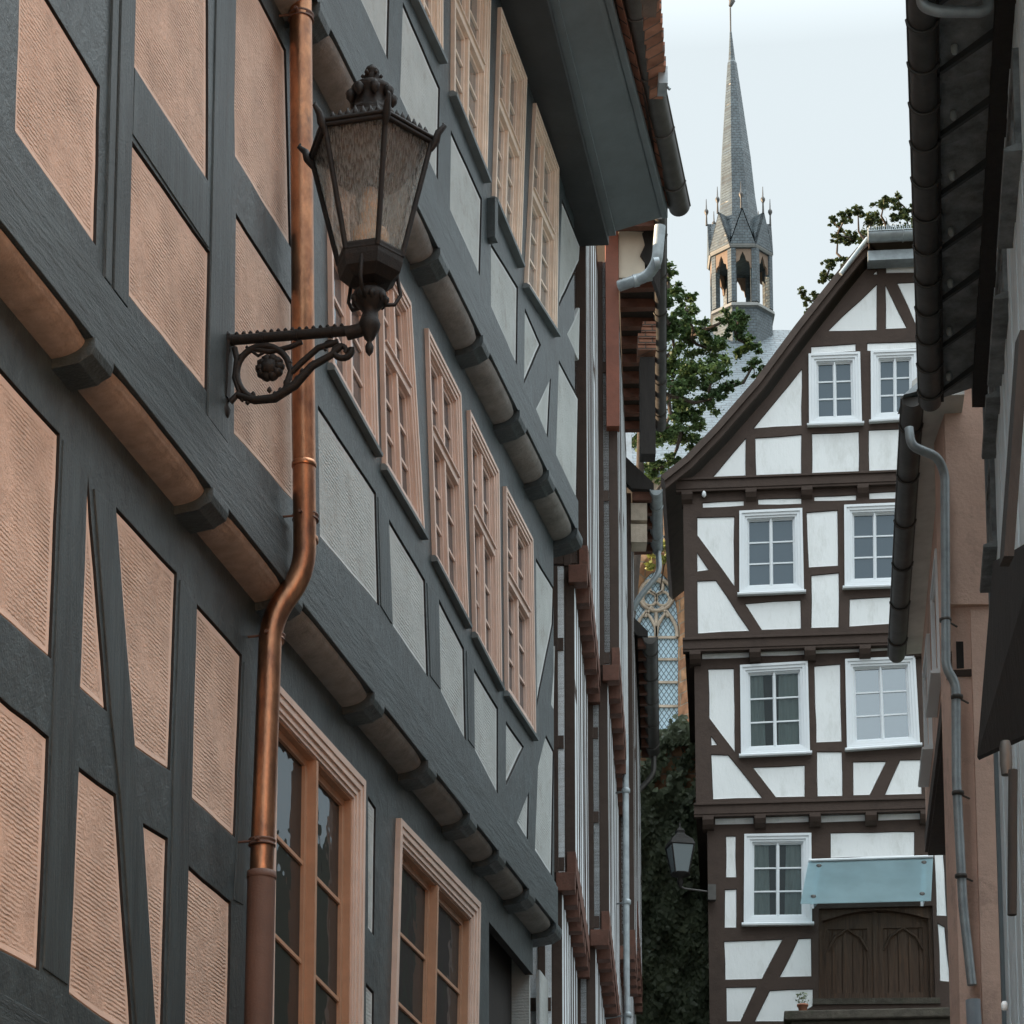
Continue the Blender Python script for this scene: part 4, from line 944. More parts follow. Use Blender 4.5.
g = MB(); g.lathe(cl, [(.03,.24),(.05,.30),(.045,.40),(.02,.46)], 10); g.build('bulb', M['wpaint'], SL)

# ================================================================= CHURCH
Yc = 60.0
CH = empty('gothic_church', tuple(at_y(690, 900, Yc)), 'sandstone church with tracery window, blue-grey slate roof and slender spired turret', 'church')
CP = Pl((0, Yc), 1, 0)
arch = []
wl, wr = 637, 681
def archpts(x0, x1, ybot, yspring, ytop, n=10):
    cx = (x0+x1)/2; pts = [(x0, ybot), (x1, ybot), (x1, yspring)]
    for i in range(1, n): 
        t = i/n; pts.append((x1-(x1-cx)*(1-math.cos(t*math.pi/2)), yspring-(yspring-ytop)*math.sin(t*math.pi/2)**.9))
    pts.append((cx, ytop))
    for i in range(n-1, 0, -1):
        t = i/n; pts.append((x0+(cx-x0)*(1-math.cos(t*math.pi/2)), yspring-(yspring-ytop)*math.sin(t*math.pi/2)**.9))
    pts.append((x0, yspring)); return pts
AO = CP.uvs(archpts(630, 687, 735, 625, 552)); AI = CP.uvs(archpts(635, 679, 731, 628, 566))
zE = CP.uv(700, 486)[1]
ux0, ux1 = CP.uv(560, 600)[0], CP.uv(960, 600)[0]
frame(CP, [(ux0, 12), (ux1, 12), (ux1, zE), (ux0, zE)], [AO], -.8, 0, M['sand'], CH, 'wall')
frame(CP, AO, [AI], -.45, -.0, M['sandt'], CH, 'window_surround') if False else None
wn = MB()
n = len(AO)
mo = [CP.P(u, v, .003) for u, v in AO]; mi_ = [CP.P(u, v, -.35) for u, v in AI]
wn.add(mo+mi_, [(i, (i+1) % n, (i+1) % n+n, i+n) for i in range(n)])
win = wn.build('window', M['sand'], CH)
g = MB(); g.pprism(CP, AI if area(AI) > 0 else AI[::-1], -.45, -.38)
lg = bpy.data.materials.new('leaded_glass'); lg.use_nodes = True; nt = lg.node_tree; N = nt.nodes; Lk = nt.links
b = N['Principled BSDF']; b.inputs['Roughness'].default_value = .35; b.inputs['Specular IOR Level'].default_value = .6
geo = N.new('ShaderNodeNewGeometry'); sp = N.new('ShaderNodeSeparateXYZ'); Lk.new(geo.outputs['Position'], sp.inputs[0])
def dia(sg):
    a = N.new('ShaderNodeMath'); a.operation = 'MULTIPLY_ADD'; a.inputs[1].default_value = sg*1.5; Lk.new(sp.outputs['X'], a.inputs[0]); Lk.new(sp.outputs['Z'], a.inputs[2])
    c = N.new('ShaderNodeMath'); c.operation = 'MULTIPLY'; c.inputs[1].default_value = 5.5; Lk.new(a.outputs[0], c.inputs[0])
    d = N.new('ShaderNodeMath'); d.operation = 'FRACT'; Lk.new(c.outputs[0], d.inputs[0])
    e = N.new('ShaderNodeMath'); e.operation = 'LESS_THAN'; e.inputs[1].default_value = .22; Lk.new(d.outputs[0], e.inputs[0]); return e
d1, d2 = dia(1), dia(-1); mxm = N.new('ShaderNodeMath'); mxm.operation = 'MAXIMUM'; Lk.new(d1.outputs[0], mxm.inputs[0]); Lk.new(d2.outputs[0], mxm.inputs[1])
mx = N.new('ShaderNodeMix'); mx.data_type = 'RGBA'; mx.inputs['A'].default_value = (.40,.55,.64,1); mx.inputs['B'].default_value = (.10,.14,.17,1); Lk.new(mxm.outputs[0], mx.inputs['Factor']); Lk.new(mx.outputs['Result'], b.inputs['Base Color'])
g.build('leaded_glass', lg, win)
g = MB()
for y in (632, 654, 677, 701, 726): 
    v = CP.uv(660, y)[1]; g.pbox(CP, AI[0][0], AI[1][0], v-.03, v+.03, -.37, -.33)
umid = (AI[0][0]+AI[1][0])/2
g.pbox(CP, umid-.05, umid+.05, AI[0][1], CP.uv(660,632)[1], -.37, -.30)
def ctube(pts, r=.045): g.tube([CP.P(*CP.uv(x, y), -.31) for x, y in pts], r, 6)
for s, xa, xb in ((0, 636, 657), (1, 657, 678)):
    xm = (xa+xb)/2; ctube([(xa,632),(xa+1,622),(xa+5,614),(xm,606),(xb-5,614),(xb-1,622),(xb,632)])
ctube([(646,612),(652,602),(657,606),(663,602),(669,612)]); ctube([(657,632),(657,608)])
for k in range(3):
    a = R(90+120*k); cx, cy = 657+7.5*math.cos(a), 590-7.5*math.sin(a)
    ctube([(cx+7*math.cos(R(t)), cy-7*math.sin(R(t))) for t in range(0, 361, 30)], .04)
ctube([(657+17*math.cos(R(t)), 590-16*math.sin(R(t))) for t in range(0, 361, 20)], .05)
g.build('tracery', M['sandt'], win)
g = MB(); v = CP.uv(660, 732)[1]; g.pbox(CP, AO[0][0]-.1, AO[1][0]+.1, v-.18, v+.02, -.4, .12); g.build('sill', M['sandt'], win)
mb = MB(); mb.pbox(CP, ux0, ux1, zE, zE+.35, -.8, .25); mb.pbox(CP, ux0, ux1, zE-.15, zE, -.8, .12); mb.build('cornice', M['sandt'], CH)
# buttress at the right of the window
# roof
Yr = 67.0; zR = at_y(780, 330, Yr).z
xl = at_y(560, 400, Yc)[0]-3; xr = at_y(960, 400, Yr)[0]
mb = MB()
q = [Vector((xl, Yc-.4, zE+.25)), Vector((xr, Yc-.4, zE+.25)), Vector((xr, Yr, zR)), Vector((xl, Yr, zR))]
mb.prism(q, [p-Vector((0,0,.2)) for p in q])
q = [Vector((xl, Yr, zR)), Vector((xr, Yr, zR)), Vector((xr, Yr+7.4, zE+.25)), Vector((xl, Yr+7.4, zE+.25))]
mb.prism(q, [p-Vector((0,0,.2)) for p in q]); mb.build('roof', M['slate'], CH)
mb = MB(); mb.box(xl+.5, xr-.5, Yc+13.2, Yc+14, 12, zE); mb.box(xl+.5, xl+1.2, Yc+.8, Yc+13.2, 12, zE); mb.box(xr-1.2, xr-.5, Yc+.8, Yc+13.2, 12, zE); mb.build('rear_wall', M['sand'], CH)
M['lead'] = mat('weathered_lead', (.20,.20,.19), .6, var=.2)
# ---- turret (fleche)
Yt = 67.0
def tz(py): return at_y(741, py, Yt).z
tc = at_y(741.5, 300, Yt); tx = tc.x
rad = (at_y(771.5, 300, Yt).x-at_y(711, 300, Yt).x)/2/math.cos(R(22.5))
LEAN = -(at_y(741,60,Yt).x-at_y(735,60,Yt).x)/(tz(60)-tz(300))
TR_ = MB()
OA = [R(22.5)+k*math.pi/4 for k in range(8)]
def oc(r, z, k): a = OA[k % 8]; lx = LEAN*max(0, z-tz(300)); return Vector((tx+lx+math.cos(a)*r, Yt+math.sin(a)*r, z))
def octa(mb, prof, mi=0):
    vs = [oc(r, z, k) for r, z in prof for k in range(8)]; n = len(prof)
    mb.add(vs, [(i*8+k, i*8+(k+1) % 8, (i+1)*8+(k+1) % 8, (i+1)*8+k) for i in range(n-1) for k in range(8)], mi)
    mb.add(vs[:8], [tuple(range(7,-1,-1))], mi); mb.add(vs[-8:], [tuple(range(8))], mi)
octa(TR_, [(rad*.97, tz(400)), (rad*.97, tz(322))])
tur = TR_.build('spire_turret', M['slatet'], CH)
mb = MB(); octa(mb, [(rad*.97, tz(322)), (rad*1.05, tz(321)), (rad*1.03, tz(318)), (rad*.98, tz(317))]); mb.build('sill', M['lead'], tur)
z0, z1 = tz(316), tz(262)
mb = MB(); mw = MB()
hp = .155
for k in range(8):
    ang = OA[k]; 
    # corner post: kite section pillar
    for side in (1, -1):
        nb = oc(rad, 0, k+side)-oc(rad, 0, k); nb.z = 0; nb = nb.normalized()
        c0_ = oc(rad, z0, k); inn = Vector((tx-c0_.x, Yt-c0_.y, 0)).normalized()
        a = [c0_, c0_+nb*.13, c0_+nb*.10+inn*.16, c0_+inn*.16]; tdz = Vector((0, 0, z1-z0))
        q = a if side > 0 else a[::-1]
        mb.prism([p+tdz for p in q], q)
for k in range(8):    # trefoil heads between the posts
    A_, B_ = oc(rad-.03, z1, k), oc(rad-.03, z1, k+1); w_ = (B_-A_).length; d = (B_-A_).normalized(); inn = Vector((tx, Yt, z1))-(A_+B_)/2; inn.z = 0; inn = inn.normalized()
    def pp(x, y): return A_+d*(w_*x)+Vector((0, 0, y))
    poly = [(.0,0),(.0,-.62),(.22,-.62),(.26,-.45),(.34,-.40),(.40,-.28),(.5,-.14),(.60,-.28),(.66,-.40),(.74,-.45),(.78,-.62),(1,-.62),(1,0)]
    for i in range(len(poly)-3):
        pass
    L_ = [(.0,0),(.0,-.62),(.20,-.62),(.24,-.45),(.36,-.40),(.41,-.27),(.5,-.14),(.5,0)]
    Rr = [(1-x, y) for x, y in L_][::-1]
    for PL in (L_, Rr):
        f = [pp(x, y) for x, y in PL]; mw.prism(f[::-1], [p+inn*.06 for p in f[::-1]])
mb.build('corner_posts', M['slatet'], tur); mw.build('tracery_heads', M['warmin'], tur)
mb = MB(); octa(mb, [(rad*1.02, z1-.04), (rad*1.05, z1+.02), (rad*1.05, z1+.1)]); mb.build('eave_ring', M['lead'], tur)
# gablets
mb = MB(); zg = tz(224)
for k in range(8):
    A_, B_ = oc(rad*1.06, z1+.06, k), oc(rad*1.06, z1+.06, k+1); m_ = (A_+B_)/2; top = Vector((m_.x, m_.y, zg)); inn = Vector((tx, Yt, 0))-Vector((m_.x, m_.y, 0)); inn = inn.normalized()
    bk_ = Vector((tx, Yt, zg))+ (-inn)*rad*.42
    mb.prism([A_, B_, top], [A_+inn*.1, B_+inn*.1, top+inn*.1])
    mb.prism([A_, top, bk_], [A_+Vector((0,0,-.08)), top+Vector((0,0,-.08)), bk_+Vector((0,0,-.08))]); mb.prism([top, B_, bk_], [top+Vector((0,0,-.08)), B_+Vector((0,0,-.08)), bk_+Vector((0,0,-.08))])
mb.build('gablets', M['slatet'], tur)
mb = MB()
for k in range(8):
    A_, B_ = oc(rad*1.06, zg, k), oc(rad*1.06, zg, k+1); m_ = (A_+B_)/2
    mb.lathe(m_, [(.03,-.05),(.02,.25),(.06,.34),(.06,.40),(.02,.46),(.008,.75)], 6)
mb.build('finials', M['guttd'], tur)
mb = MB()
ztip = tz(32)
def sr(py, px0, px1): return (at_y(px1, py, Yt).x-at_y(px0, py, Yt).x)/2/math.cos(R(22.5))
octa(mb, [(rad*.99, tz(264)), (rad*.80, tz(250)), (sr(230,716.5,757.5), tz(232)), (sr(200,719,753), tz(200)), (sr(160,720.5,749), tz(160)), (sr(62,727,736), tz(64)), (sr(61,728.2,734.8), tz(61)), (.03, ztip)])
mb.build('spire', M['slatet'], tur)
mb = MB(); tp = Vector((tx+LEAN*(ztip-tz(300)), Yt, ztip)); mb.tube([tp-Vector((0,0,.3)), tp+Vector((0,0,.75))], .022, 6)
c_ = tp+Vector((.0, 0, .8))
mb.tube([c_, c_+Vector((.06,0,.15)), c_+Vector((-.04,0,.35)), c_+Vector((-.0,0,.55)), c_+Vector((-.03,0,1.1))], [.05,.09,.03,.05,.02], 6); mb.tube([c_+Vector((-.3,0,.6)), c_+Vector((.3,0,.6))], .03, 6)
mb.build('cross', M['guttd'], tur)
SKYMIX, SKYCOL, SKYSTR, SUNSTR, EXPO = .95, (5.85, 6.45, 6.7), .11, 5.0, 1.55
# ================================================================= FAR LEFT HOUSES (edge-on)
tB = vpt(662)
def timbered(parent, x_px, Y0, Y1, t, levels, fm, pm, jm, bay=.62, seed=1, side=None):
    """levels: (vb, vt, dx) from bottom to top; dx = outward offset of that storey"""
    rnd = random.Random(seed); base = at_y(x_px, 500, Y0); L_ = (Y1-Y0)*math.hypot(1, t)
    for li, (vb, vt, dx) in enumerate(levels):
        pl = Pl(base[:2], t, 1, off=dx); n = max(1, round(L_/bay)); pans = []
        us = [L_*i/n+(rnd.uniform(-.06, .06) if 0 < i < n else 0) for i in range(n+1)]; pw = .065
        for i in range(n):
            a, b = us[i]+pw, us[i+1]-pw; m1 = vb+.24; m2 = vt-.16; mid = m1+(m2-m1)*rnd.choice((.42, .5, .62)); k = rnd.random()
            if k < .35: pans += [[(a, m1), (b, m1), (b, mid-.06), (a, mid-.06)], [(a, mid+.06), (b, mid+.06), (b, m2), (a, m2)]]
            elif k < .62: pans += [[(a, m1+.12), (a, m2), (b-.10, m2)], [(a+.10, m1), (b, m1), (b, m2-.12)]]
            elif k < .82: pans += [[(b, m1+.12), (b, m2), (a+.10, m2)][::-1], [(b-.10, m1), (a, m1), (a, m2-.12)][::-1]]
            else: pans += [[(a, m1), (b, m1), (b, m2), (a, m2)]]
        pans = [p if area(p) > 0 else p[::-1] for p in pans]
        mkwall(pl, [(0, vb), (L_, vb), (L_, vt), (0, vt)], pans, [], [], fm, parent, th=.09)
        for p in pans: panel(pl, p, parent, pm, pm, gap=.004, wf=-.002, wb=-.08, rim=.012)
        mb = MB(); mb.pbox(pl, 0, L_, vb, vt, -5, -.085); mb.build('wall_core', fm, parent)
        mb = MB(); mb.pbox(pl, -.02, L_, vb-.02, vb+.2, -.08, .006); mb.build('sill_beam', jm, parent)
        if li:
            prev = levels[li-1][2]
            for i in range(n+1):
                u = us[i]; mb = MB(); mb.pbox(pl, u-.08, u+.08, vb-.2, vb-.02, prev-dx-.05, .0); mb.build('joist_end', jm, parent)
        q = Pl(base[:2], t, 1, off=dx); s_ = MB(); s_.pbox(q, -.0, .05, vb, vt, -2.2, -.10); s_.build('side_wall', pm, parent)
        s_ = MB()
        for wa in (-.16, -.42, -.80): s_.pbox(q, -.015, .0, vb, vt, wa-.07, wa)
        for va in (vb+.02, vb+(vt-vb)*.4, vb+(vt-vb)*.72): s_.pbox(q, -.012, .0, va, va+.13, -1.6, -.105)
        s_.build('side_timber_frame', fm, parent)
def eave(parent, px_out, py_out, Y0, Y1, t, xw, fm, gm, r=.085, rise=.45, wallm=None):
    p = at_y(px_out, py_out, Y0); z = p.z; q = Pl(p[:2], t, 1)
    L_ = (Y1-Y0)*math.hypot(1, t); ww = p.x-xw
    mb = MB()
    prof = [(-.04, z+.04), (-.04, z+.12), (-ww-4.5, z+.12+(ww+4.5)*1.05), (-ww-4.5, z+.02+(ww+4.5)*1.05), (-ww, z+.06)]  # hidden slope carried up high to keep low sun off the gabled house
    A = [q.P(-.06, v, w) for w, v in prof]; B = [q.P(L_, v, w) for w, v in prof]; mb.prism(A, B); mb.build('roof', fm, parent)
    n = int(L_/.45)
    for i in range(n+1):
        mb = MB(); u = .08+(L_-.16)*i/max(1, n); mb.pbox(q, u-.05, u+.05, z-.06, z+.055, -ww, -.07); mb.build('rafter_foot', M['red'], parent)
    return q, z, L_, gutter(q.P(-.08, z+.02, -.01), q.P(L_, z+.02, -.01), r, gm, parent)
HB = empty('narrow_timbered_house', tuple(at_y(580, 1000, 24)), 'narrow edge-on house touching the far end of the blue-grey house', 'house', None)
timbered(HB, 587, 24.02, 27.3, vpt(700), [(4, 8.85, -.26), (8.85, 11.95, -.13), (11.95, 17.0, 0)], M['bt'], M['bluewhite'], M['red'], bay=.5, seed=3)
HC = empty('red_timbered_house', tuple(at_y(615, 1000, 27.3)), 'edge-on house with bright red corner post and thick zinc pipe elbow', 'house')
timbered(HC, 618, 27.3, 32, vpt(690), [(5, 9.2, -.28), (9.2, 12.2, -.13), (12.2, 17.0, 0)], M['bt'], M['bluewhite'], M['red'], bay=.55, seed=8)
xwC = at_y(618, 500, 27.3).x
qC, zC, LC, gC = eave(HC, 661, 219, 26.9, 32, tB, xwC, M['dkwood'], M['guttd'], r=.07)
Sd = Pl((at_y(585, 500, 27.28).x, 27.28), 1, 0)    # side of C facing the camera
mb = MB(); mb.pbox(Sd, Sd.uv(605.5,300)[0], Sd.uv(618.5,300)[0], Sd.uv(610,430)[1], zC+.05, -.05, .10); mb.build('corner_post', M['redb'], HC)
mb = MB(); mb.pbox(Sd, Sd.uv(619,300)[0], Sd.uv(645,300)[0], Sd.uv(630,279)[1], Sd.uv(630,226)[1], -.05, .03); mb.build('gable_infill', M['cream'], HC)
mb = MB(); a = Sd.uv(619,300)[0]; b2_ = Sd.uv(659,300)[0]
q = Sd.uvs([(642,236),(660,222),(660,300),(650,272),(640,258),(645,247)]); q = q if area(q) > 0 else q[::-1]; mb.pprism(Sd, q, -.1, .06)
mb.build('eave_bracket', M['dkwood'], HC)
pts = [at_y(660,226,26.75), at_y(657,262,26.8), at_y(648,276,26.95), at_y(619,286,27.12)]
mb = MB(); mb.tube(smooth(pts, .16, 6), .062, 14)
for i, (x, y, Y) in enumerate([(648.5,275,26.95),(636,280.5,27.02),(656.5,263,26.8)]):
    c = at_y(x, y, Y); d = Vector((1, 0, .25)).normalized(); mb.tube([c-d*.03, c+d*.03], .070, 14)
pp_ = mb.build('downpipe', M['zinc'], HC)
mb = MB()   # small brick-capped pier under the eave
for i in range(5):
    y = 350-i*6; p = at_y(638+(i*1.2 if i > 2 else 0), y, 28.2); p2 = at_y(656, y, 28.2); mb.box(p.x, p2.x, 28.2, 28.5, p.z, p.z+.058)
mb.build('brick_corbel', M['brick'], HC)
mb = MB(); p = at_y(640, 356, 28.22); p2 = at_y(655, 356, 28.22); mb.box(p.x, p2.x, 28.24, 28.46, p.z-1.2, p.z); mb.build('corbel_post', M['dkwood'], HC)
HD = empty('small_timbered_house', tuple(at_y(632, 1000, 32)), 'small edge-on house with a short zinc gutter ending above a bent downpipe', 'house')
timbered(HD, 631, 32.02, 33.8, vpt(690), [(6, 10.3, -.2), (10.3, 16.4, 0)], M['bt'], M['bluewhite'], M['red'], bay=.5, seed=5)
xwD = at_y(632, 500, 32.02).x
qD, zD, LD, gD = eave(HD, 657, 494, 31.9, 33.7, tB*1.05, xwD, M['dkwood'], M['zinc'], r=.075)
e_ = qD.P(LD, zD, 0); 
mb = MB(); mb.tube(smooth([e_+Vector((0,-.1,-.05)), e_+Vector((.02,-.1,-.35)), e_+Vector((-.28,-.05,-.72)), e_+Vector((-.34,-.0,-.85))], .12, 5), .04, 10); mb.build('downpipe', M['zinc'], HD)
mb = MB(); p = at_y(634, 500, 31.0); 
for (y0, y1) in ((503, 520), (524, 542)):
    a = at_y(631, y1, 32.0); b3 = at_y(647, y0, 32.0); mb.box(a.x, b3.x, 32.0, 32.3, a.z, b3.z)
mb.build('stone_corbel', M['sandt'], HD)
HE = empty('low_timbered_house', tuple(at_y(636, 1000, 34)), 'farthest edge-on house of the left row, long black gutter beside church window', 'house')
timbered(HE, 634, 33.82, 38.5, vpt(680), [(7, 11.2, -.12), (11.2, 15.3, 0)], M['bt'], M['bluewhite'], M['red'], bay=.55, seed=9)
xwE = at_y(636, 500, 33.85).x
qE, zE_, LE, gE = eave(HE, 651, 641, 33.7, 38.3, vpt(672), xwE, M['dkwood'], M['guttd'], r=.095)
e_ = qE.P(LE, zE_, 0); mb = MB(); mb.tube(smooth([e_+Vector((0,-.1,-.05)), e_+Vector((0,-.1,-.35)), e_+Vector((-.35,-.1,-.75)), e_+Vector((-.4,-.1,-3))], .12, 5), .04, 8); mb.build('downpipe', M['guttd'], HE)
mb = MB(); mb.box(-9, at_y(618,600,44).x, 38.6, 50, 8, 20.5); mb.build('added_sun_block', M['bluewhite'], HE)  # block added behind the row to keep low sun off the gabled house
pz = at_y(625.5, 735, 30.4); mb = MB(); mb.tube([Vector((at_y(625.5,900,30.4).x, 30.4, 6.5)), Vector((pz.x, 30.4, pz.z)), Vector((pz.x+.0, 30.4, pz.z))], .038, 10)
zp = mb.build('downpipe', M['zinc'], HD)
for z in (9.0, 10.4, 11.8):
    mb = MB(); c = Vector((pz.x, 30.4, z)); mb.lathe(c, [(.045,-.03),(.052,-.02),(.052,.02),(.045,.03)], 10); mb.tube([c, c+Vector((-.3, .2, 0))], .01, 5); mb.build('pipe_clamp', M['zinc'], zp)

# ================================================================= RIGHT SIDE HOUSES
M['rsoff'] = mat('grey_eave_boards', (.55,.55,.52), .8, var=.25, vscale=3, bump=.004)
M['rsoff2'] = mat('slate_eave_underside', (.20,.215,.22), .7, var=.6, vscale=7, bump=.02, bscale=8)
# -- second house (pink render): its side wall faces the camera
YR2 = 17.6
H2 = empty('pink_rendered_house', tuple(at_y(960, 1200, YR2)), 'dusky pink rendered house with a zinc downpipe at its corner', 'house')
S2 = Pl((0, YR2), 1, 0)
xc = at_y(951, 700, YR2).x; zt = S2.uv(960, 608)[1]
mb = MB(); mb.box(xc-.0, xc+4.0, YR2, YR2+.4, 2, zt); mb.box(xc-.0, xc+4.0, YR2-.07, YR2+.4, zt, 10.9)
a = at_y(972, 700, YR2).x; mb.box(a, xc+4, YR2-.045, YR2-.0, 2, zt-.03)
mb.build('side_wall', M['pink'], H2)
mb = MB(); q1, q2 = at_y(957,668,YR2-.02), at_y(969,641,YR2-.02); mb.box(q1.x, q2.x, YR2-.012, YR2+.05, q1.z, q2.z); q1, q2 = at_y(958,720,YR2), at_y(967,667,YR2); 
mb.build('vent_hole', M['dkwood'], H2)
t2 = vpt(826); 
Fu = Pl((xc, YR2), t2, 1)
def RP(x, y, px, t): return Pl((x, y), -t, -1)
xU = at_y(950.5, 700, YR2).x
U2 = Pl((xU, YR2), -t2, -1)     # u runs towards the camera, so use negative u
zj0 = at_y(953, 806, YR2).z
Lr = 4.3
zb2 = 8.4
mb = MB(); mb.pbox(U2, -Lr, 0, zb2, 10.2, -.4, .0); mb.build('upper_wall', M['pink'], H2)
mb = MB(); mb.pbox(U2, -Lr, .0, zb2-.05, zb2, -.35, -.01); mb.pbox(U2, -Lr, 0.0, zb2-.02, zb2+.14, -.02, .015); mb.build('jetty_beam', M['bt'], H2)
mb = MB(); mb.pbox(U2, -Lr, -.0, 2, zb2-.05, -.6, -.16); mb.build('lower_wall', M['stain'], H2)
for (a_, b_, z0_, z1_) in ((-3.6,-2.7,8.75,9.75), (-1.9,-1.0,8.75,9.75)):
    window(U2, [(a_, z1_), (b_, z1_), (b_, z0_), (a_, z0_)], H2, M['wpaint'], M['glassd'], steps=((.06,.03),(.04,.015)), depth=-.02+.05, sill=.04, rows=2, sw=.03)
zo = at_y(903, 397, YR2-.3).z
p1 = at_y(904, 397, YR2-.35); p2 = at_z(890, 655, p1.z)
gutter(p1+Vector((.06,0,0)), p2+Vector((.06,0,0)), .075, M['guttd'], H2)
d_ = (p2-p1)
mb = MB(); q = [p1+Vector((.10,0,-.0)), p2+Vector((.10,0,-.0)), Vector((U2.P(-Lr,0).x+.1, p2.y, p2.z+.02)), Vector((xU+.1, p1.y, p1.z+.02))]
mb.prism([x+Vector((0,0,.04)) for x in q][::-1], q[::-1])
mb.prism([p1+Vector((.06,0,.12)), p2+Vector((.06,0,.12)), p2+Vector((3.5,0,3.0)), p1+Vector((3.5,0,3.0))], [p1+Vector((.06,0,.05)), p2+Vector((.06,0,.05)), p2+Vector((3.5,0,2.9)), p1+Vector((3.5,0,2.9))])
mb.build('roof', M['rsoff'], H2)
# beak of slates at the near end of the gutter
mb = MB(); c = at_y(912, 392, YR2-.4); mb.prism([c+Vector((-.06,0,-.02)), c+Vector((.09,0,.02)), c+Vector((.09,.0,.12))], [c+Vector((-.06,.3,-.02)), c+Vector((.09,.3,.02)), c+Vector((.09,.3,.12))]); mb.build('end_tile', M['zinc'], H2)
pts = [at_y(909,428,17.25), at_y(911,446,17.25), at_y(938,457,17.35), at_y(945,474,17.42), at_y(946,668,17.42), at_y(956,684,17.45), at_y(956.5,780,17.45), at_y(963,905,17.45), at_y(972,985,17.45)]
mb = MB(); mb.tube(smooth(pts, .07, 5), .033, 14); zp2 = mb.build('downpipe', M['zinc'], H2)
mb = MB(); c = at_y(973,1000,17.45); mb.tube([c, c+Vector((.02,0,-.9))], .052, 14); mb.build('plastic_sleeve', mat('grey_sleeve', (.28,.32,.36), .5), zp2)
for x, y in ((945.5,620),(957,697),(958,793),(961,876)):
    c = at_y(x, y, 17.43); mb = MB(); mb.lathe(c, [(.036,-.014),(.044,-.01),(.044,.01),(.036,.014)], 12); mb.tube([c, c+Vector((.10,.12,0))], .008, 5); mb.build('pipe_clamp', M['guttd'], zp2)
# -- first house (pale blue boarding) with the deep dark eave
H1 = empty('boarded_house', tuple(at_y(1000, 1200, 15)), 'near right-hand house with pale blue boarding under a deep dark eave', 'house')
t1_ = vpt(899); YR1 = 17.15
x1 = at_y(988.5, 500, YR1).x
W1 = Pl((x1, YR1), -t1_, -1)
Ln = 7.5
mb = MB(); zz = 2
x = 0
rn = random.Random(4)
while x < Ln:
    w_ = rn.uniform(.16, .24); mb.pbox(W1, x+.004, x+w_-.004, 4.9, 10.3, -.05, rn.uniform(-.006, .006)); x += w_
mb.build('boarding', M['plank'], H1)
mb = MB(); mb.pbox(W1, 0, Ln, 0, 4.9, -.5, -.0); mb.pbox(W1, .0, Ln, 4.9, 10.4, -.5, -.04); mb.build('wall', M['board'], H1)
mb = MB(); mb.pbox(W1, -.03, .12, 4.9, 10.3, -.1, .02); mb.build('corner_board', M['board'], H1)
for (ya, yb, z0_, z1_) in ((16.9,16.2,8.7,9.4), (16.0,15.2,9.25,9.85), (14.9,13.9,9.2,9.8), (13.3,12.4,9.2,9.8)):
    u0_, u1_ = (YR1-ya)*math.hypot(1,t1_), (YR1-yb)*math.hypot(1,t1_)
    window(W1, [(u0_, z1_), (u1_, z1_), (u1_, z0_), (u0_, z0_)], H1, M['rsoff2'], M['glassd'], steps=((.07,.028),(.04,.012)), depth=.0, sill=.04, rows=2, sw=.04)
zS = 10.15
oF = at_z(921, 402, zS); oN = at_z(908.5, 0, zS)
dirO = (oF-oN)/(oF.y-oN.y)
def outer(Y): return oF+dirO*(Y-oF.y)
def wallx(Y): return x1+t1_*(Y-YR1)
mb = MB(); Y = oF.y; k_ = 0
while Y > 11:
    s = .62; a_, b_ = outer(Y), outer(Y-s)
    # tilted soffit slate, each lapping the next
    A = [Vector((a_.x+.12, Y, zS+.02)), Vector((wallx(Y)+.05, Y-.28, zS+.03)), Vector((wallx(Y-s)+.05, Y-s-.28, zS+.075)), Vector((b_.x+.12, Y-s, zS+.07))]
    mb.prism(A, [p+Vector((0,0,.03)) for p in A]); Y -= s
mb.build('soffit', M['rsoff2'], H1)
Y = oF.y-.1
while Y > 11.3:
    p = outer(Y); mb = MB(); A = [Vector((p.x+.14, Y, zS+.0)), Vector((wallx(Y-.45)-.02, Y-.45, zS+.0)), Vector((wallx(Y-.45)-.02, Y-.49, zS+.0)), Vector((p.x+.14, Y-.04, zS+.0))]
    mb.prism(A, [q_+Vector((0,0,.05)) for q_ in A]); mb.build('soffit_batten', M['boardd'], H1); Y -= .62
Y = oF.y-.35; clipm = mat('grey_clip', (.38,.41,.41), .6)
while Y > 11:
    p = outer(Y); c = Vector((p.x*.45+wallx(Y)*.55-.06, Y, zS+.01)); mb = MB(); mb.lathe(c, [(.012,-.025),(.020,-.01),(.020,.02),(.012,.03)], 8); mb.build('soffit_clip', clipm, H1); Y -= .62
mb = MB(); a_, b_ = outer(oF.y), outer(11)
mb.prism([a_+Vector((.13,0,-.0)), b_+Vector((.13,0,-.0)), b_+Vector((.16,0,-.0)), a_+Vector((.16,0,-.0))], [a_+Vector((.13,0,.2)), b_+Vector((.13,0,.2)), b_+Vector((.16,0,.2)), a_+Vector((.16,0,.2))])
mb.prism([Vector((wallx(a_.y)-.10,a_.y,zS-.04)), Vector((wallx(11)-.10,11,zS-.04)), Vector((wallx(11)+.02,11,zS-.04)), Vector((wallx(a_.y)+.02,a_.y,zS-.04))], [Vector((wallx(a_.y)-.10,a_.y,zS+.1)), Vector((wallx(11)-.10,11,zS+.1)), Vector((wallx(11)+.02,11,zS+.1)), Vector((wallx(a_.y)+.02,a_.y,zS+.1))])
mb.build('fascia', M['dkwood'], H1)
gutter(a_+Vector((.075,.05,.03)), b_+Vector((.075,0,.03)), .078, M['guttd'], H1, brackets=16)
mb = MB(); r0 = outer(oF.y); r1 = outer(11)
